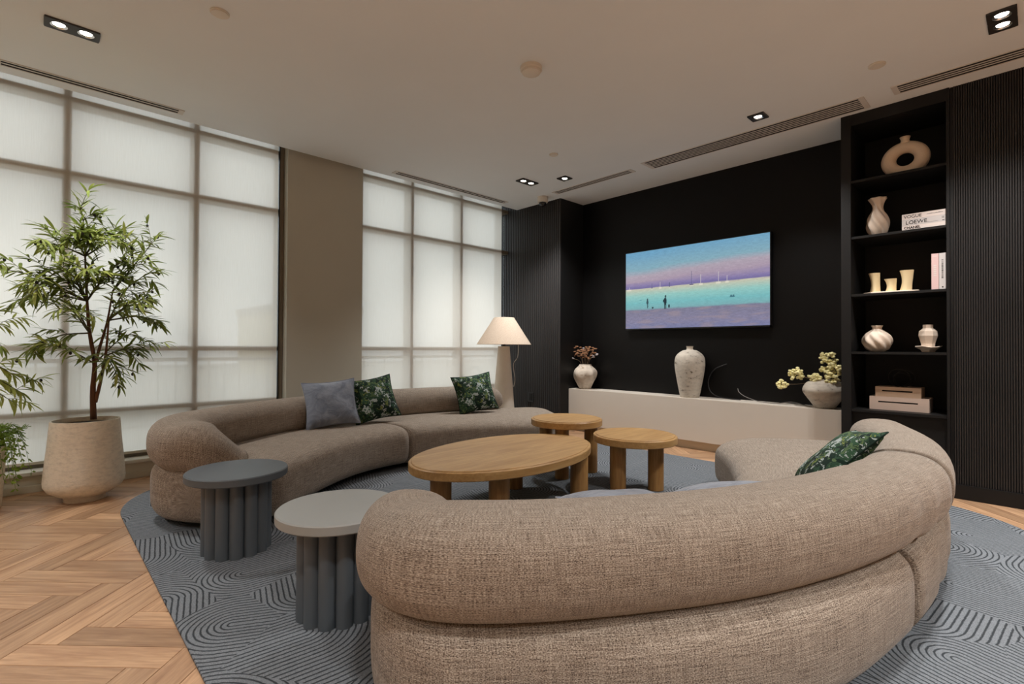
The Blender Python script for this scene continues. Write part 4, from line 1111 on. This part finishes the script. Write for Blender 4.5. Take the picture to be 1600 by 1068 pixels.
# second planter at the picture edge with an olive sapling and a trailing fern
qx, qy = -5.06, -0.315
t = thing('planter', (qx, qy, 0), 'tall narrow cream planter with a trailing fern', 'planter')
obj('pot', lathe(qx, qy, [(0.150, 0.0), (0.158, 0.01), (0.172, 0.25), (0.180, 0.43), (0.178, 0.44), (0.166, 0.44), (0.164, 0.41)], 48, cap=False), M['terracotta'], t, smooth=math.radians(60))
obj('soil', lathe(qx, qy, [(0.166, 0.405), (0.08, 0.41), (0.01, 0.415)], 28), M['soil'], t, smooth=True)
fr = thing('trailing_fern', (qx, qy, 0.41), 'bright green trailing fern spilling over the tall narrow planter', 'plant')
rnd2 = random.Random(5); V = []; F = []
for k in range(74):
    a = rnd2.uniform(-0.7, 2.3) if k % 4 else rnd2.uniform(2.3, 5.5); out = rnd2.uniform(.14, .33); drop = rnd2.uniform(-0.12, .34)*(1 if out > .15 else .2)
    if math.sin(a) > 0.3: drop *= 1.05
    p0 = Vector((qx+0.05*math.cos(a), qy+0.05*math.sin(a), 0.42)); 
    p1 = Vector((qx+out*0.75*math.cos(a), qy+out*0.75*math.sin(a), 0.50+rnd2.uniform(0, .08))); p2 = Vector((qx+out*1.02*math.cos(a), qy+out*1.02*math.sin(a), 0.45-drop))
    if p2.x < -5.37: p2.x = -5.37
    if p1.x < -5.37: p1.x = -5.37
    C = catmull([p0, p1, p2], 15); s, f = tube(C, 0.0016, 4); b0 = len(V); V += s; F += [tuple(i+b0 for i in q) for q in f]
    for i in range(3, 15):
        tg = (C[i]-C[i-1]).normalized()
        for s_ in (-1, 1):
            sd = tg.cross(Vector((rnd2.uniform(-.4, .4), rnd2.uniform(-.4, .4), 1))).normalized()*s_
            d = (tg*.7+sd+Vector((0, 0, rnd2.uniform(-.3, .3)))).normalized(); L_ = rnd2.uniform(.026, .046); n_ = d.cross(tg).normalized()
            w = tg*L_*0.26; b0 = len(V); V += [tuple(C[i]), tuple(C[i]+d*L_*.5+w), tuple(C[i]+d*L_), tuple(C[i]+d*L_*.5-w)]; F.append((b0, b0+1, b0+2, b0+3))
obj('fronds', (V, F), M['fern'], fr, kind='stuff')
o2 = thing('olive_tree', (qx, qy-0.02, 0.41), 'olive tree branches reaching in from the tall narrow planter', 'tree')
px_keep = px; px = qx
G0 = Vector((qx, qy-0.02, 0.41)); G1 = Vector((qx, qy-0.05, 0.95)); G2 = Vector((qx, qy-0.10, 1.35))
olive_tree(o2, [([G0, G0.lerp(G1, .5)+Vector((.01, .01, 0)), G1, G2], 0.018, 0.006)], None,
   [(G1, OP(20, 585)), (G1, OP(32, 612, .05)), (G2, OP(4, 508)), (G2, OP(2, 540, .1)), (G1, OP(22, 628, .0)), (G2, OP(-50, 440, .1)), (G2, OP(-70, 390, -.1)), (G2, OP(-100, 470, .1)), (G1, OP(-80, 540, .1))], 180, random.Random(23), 5)
px = px_keep
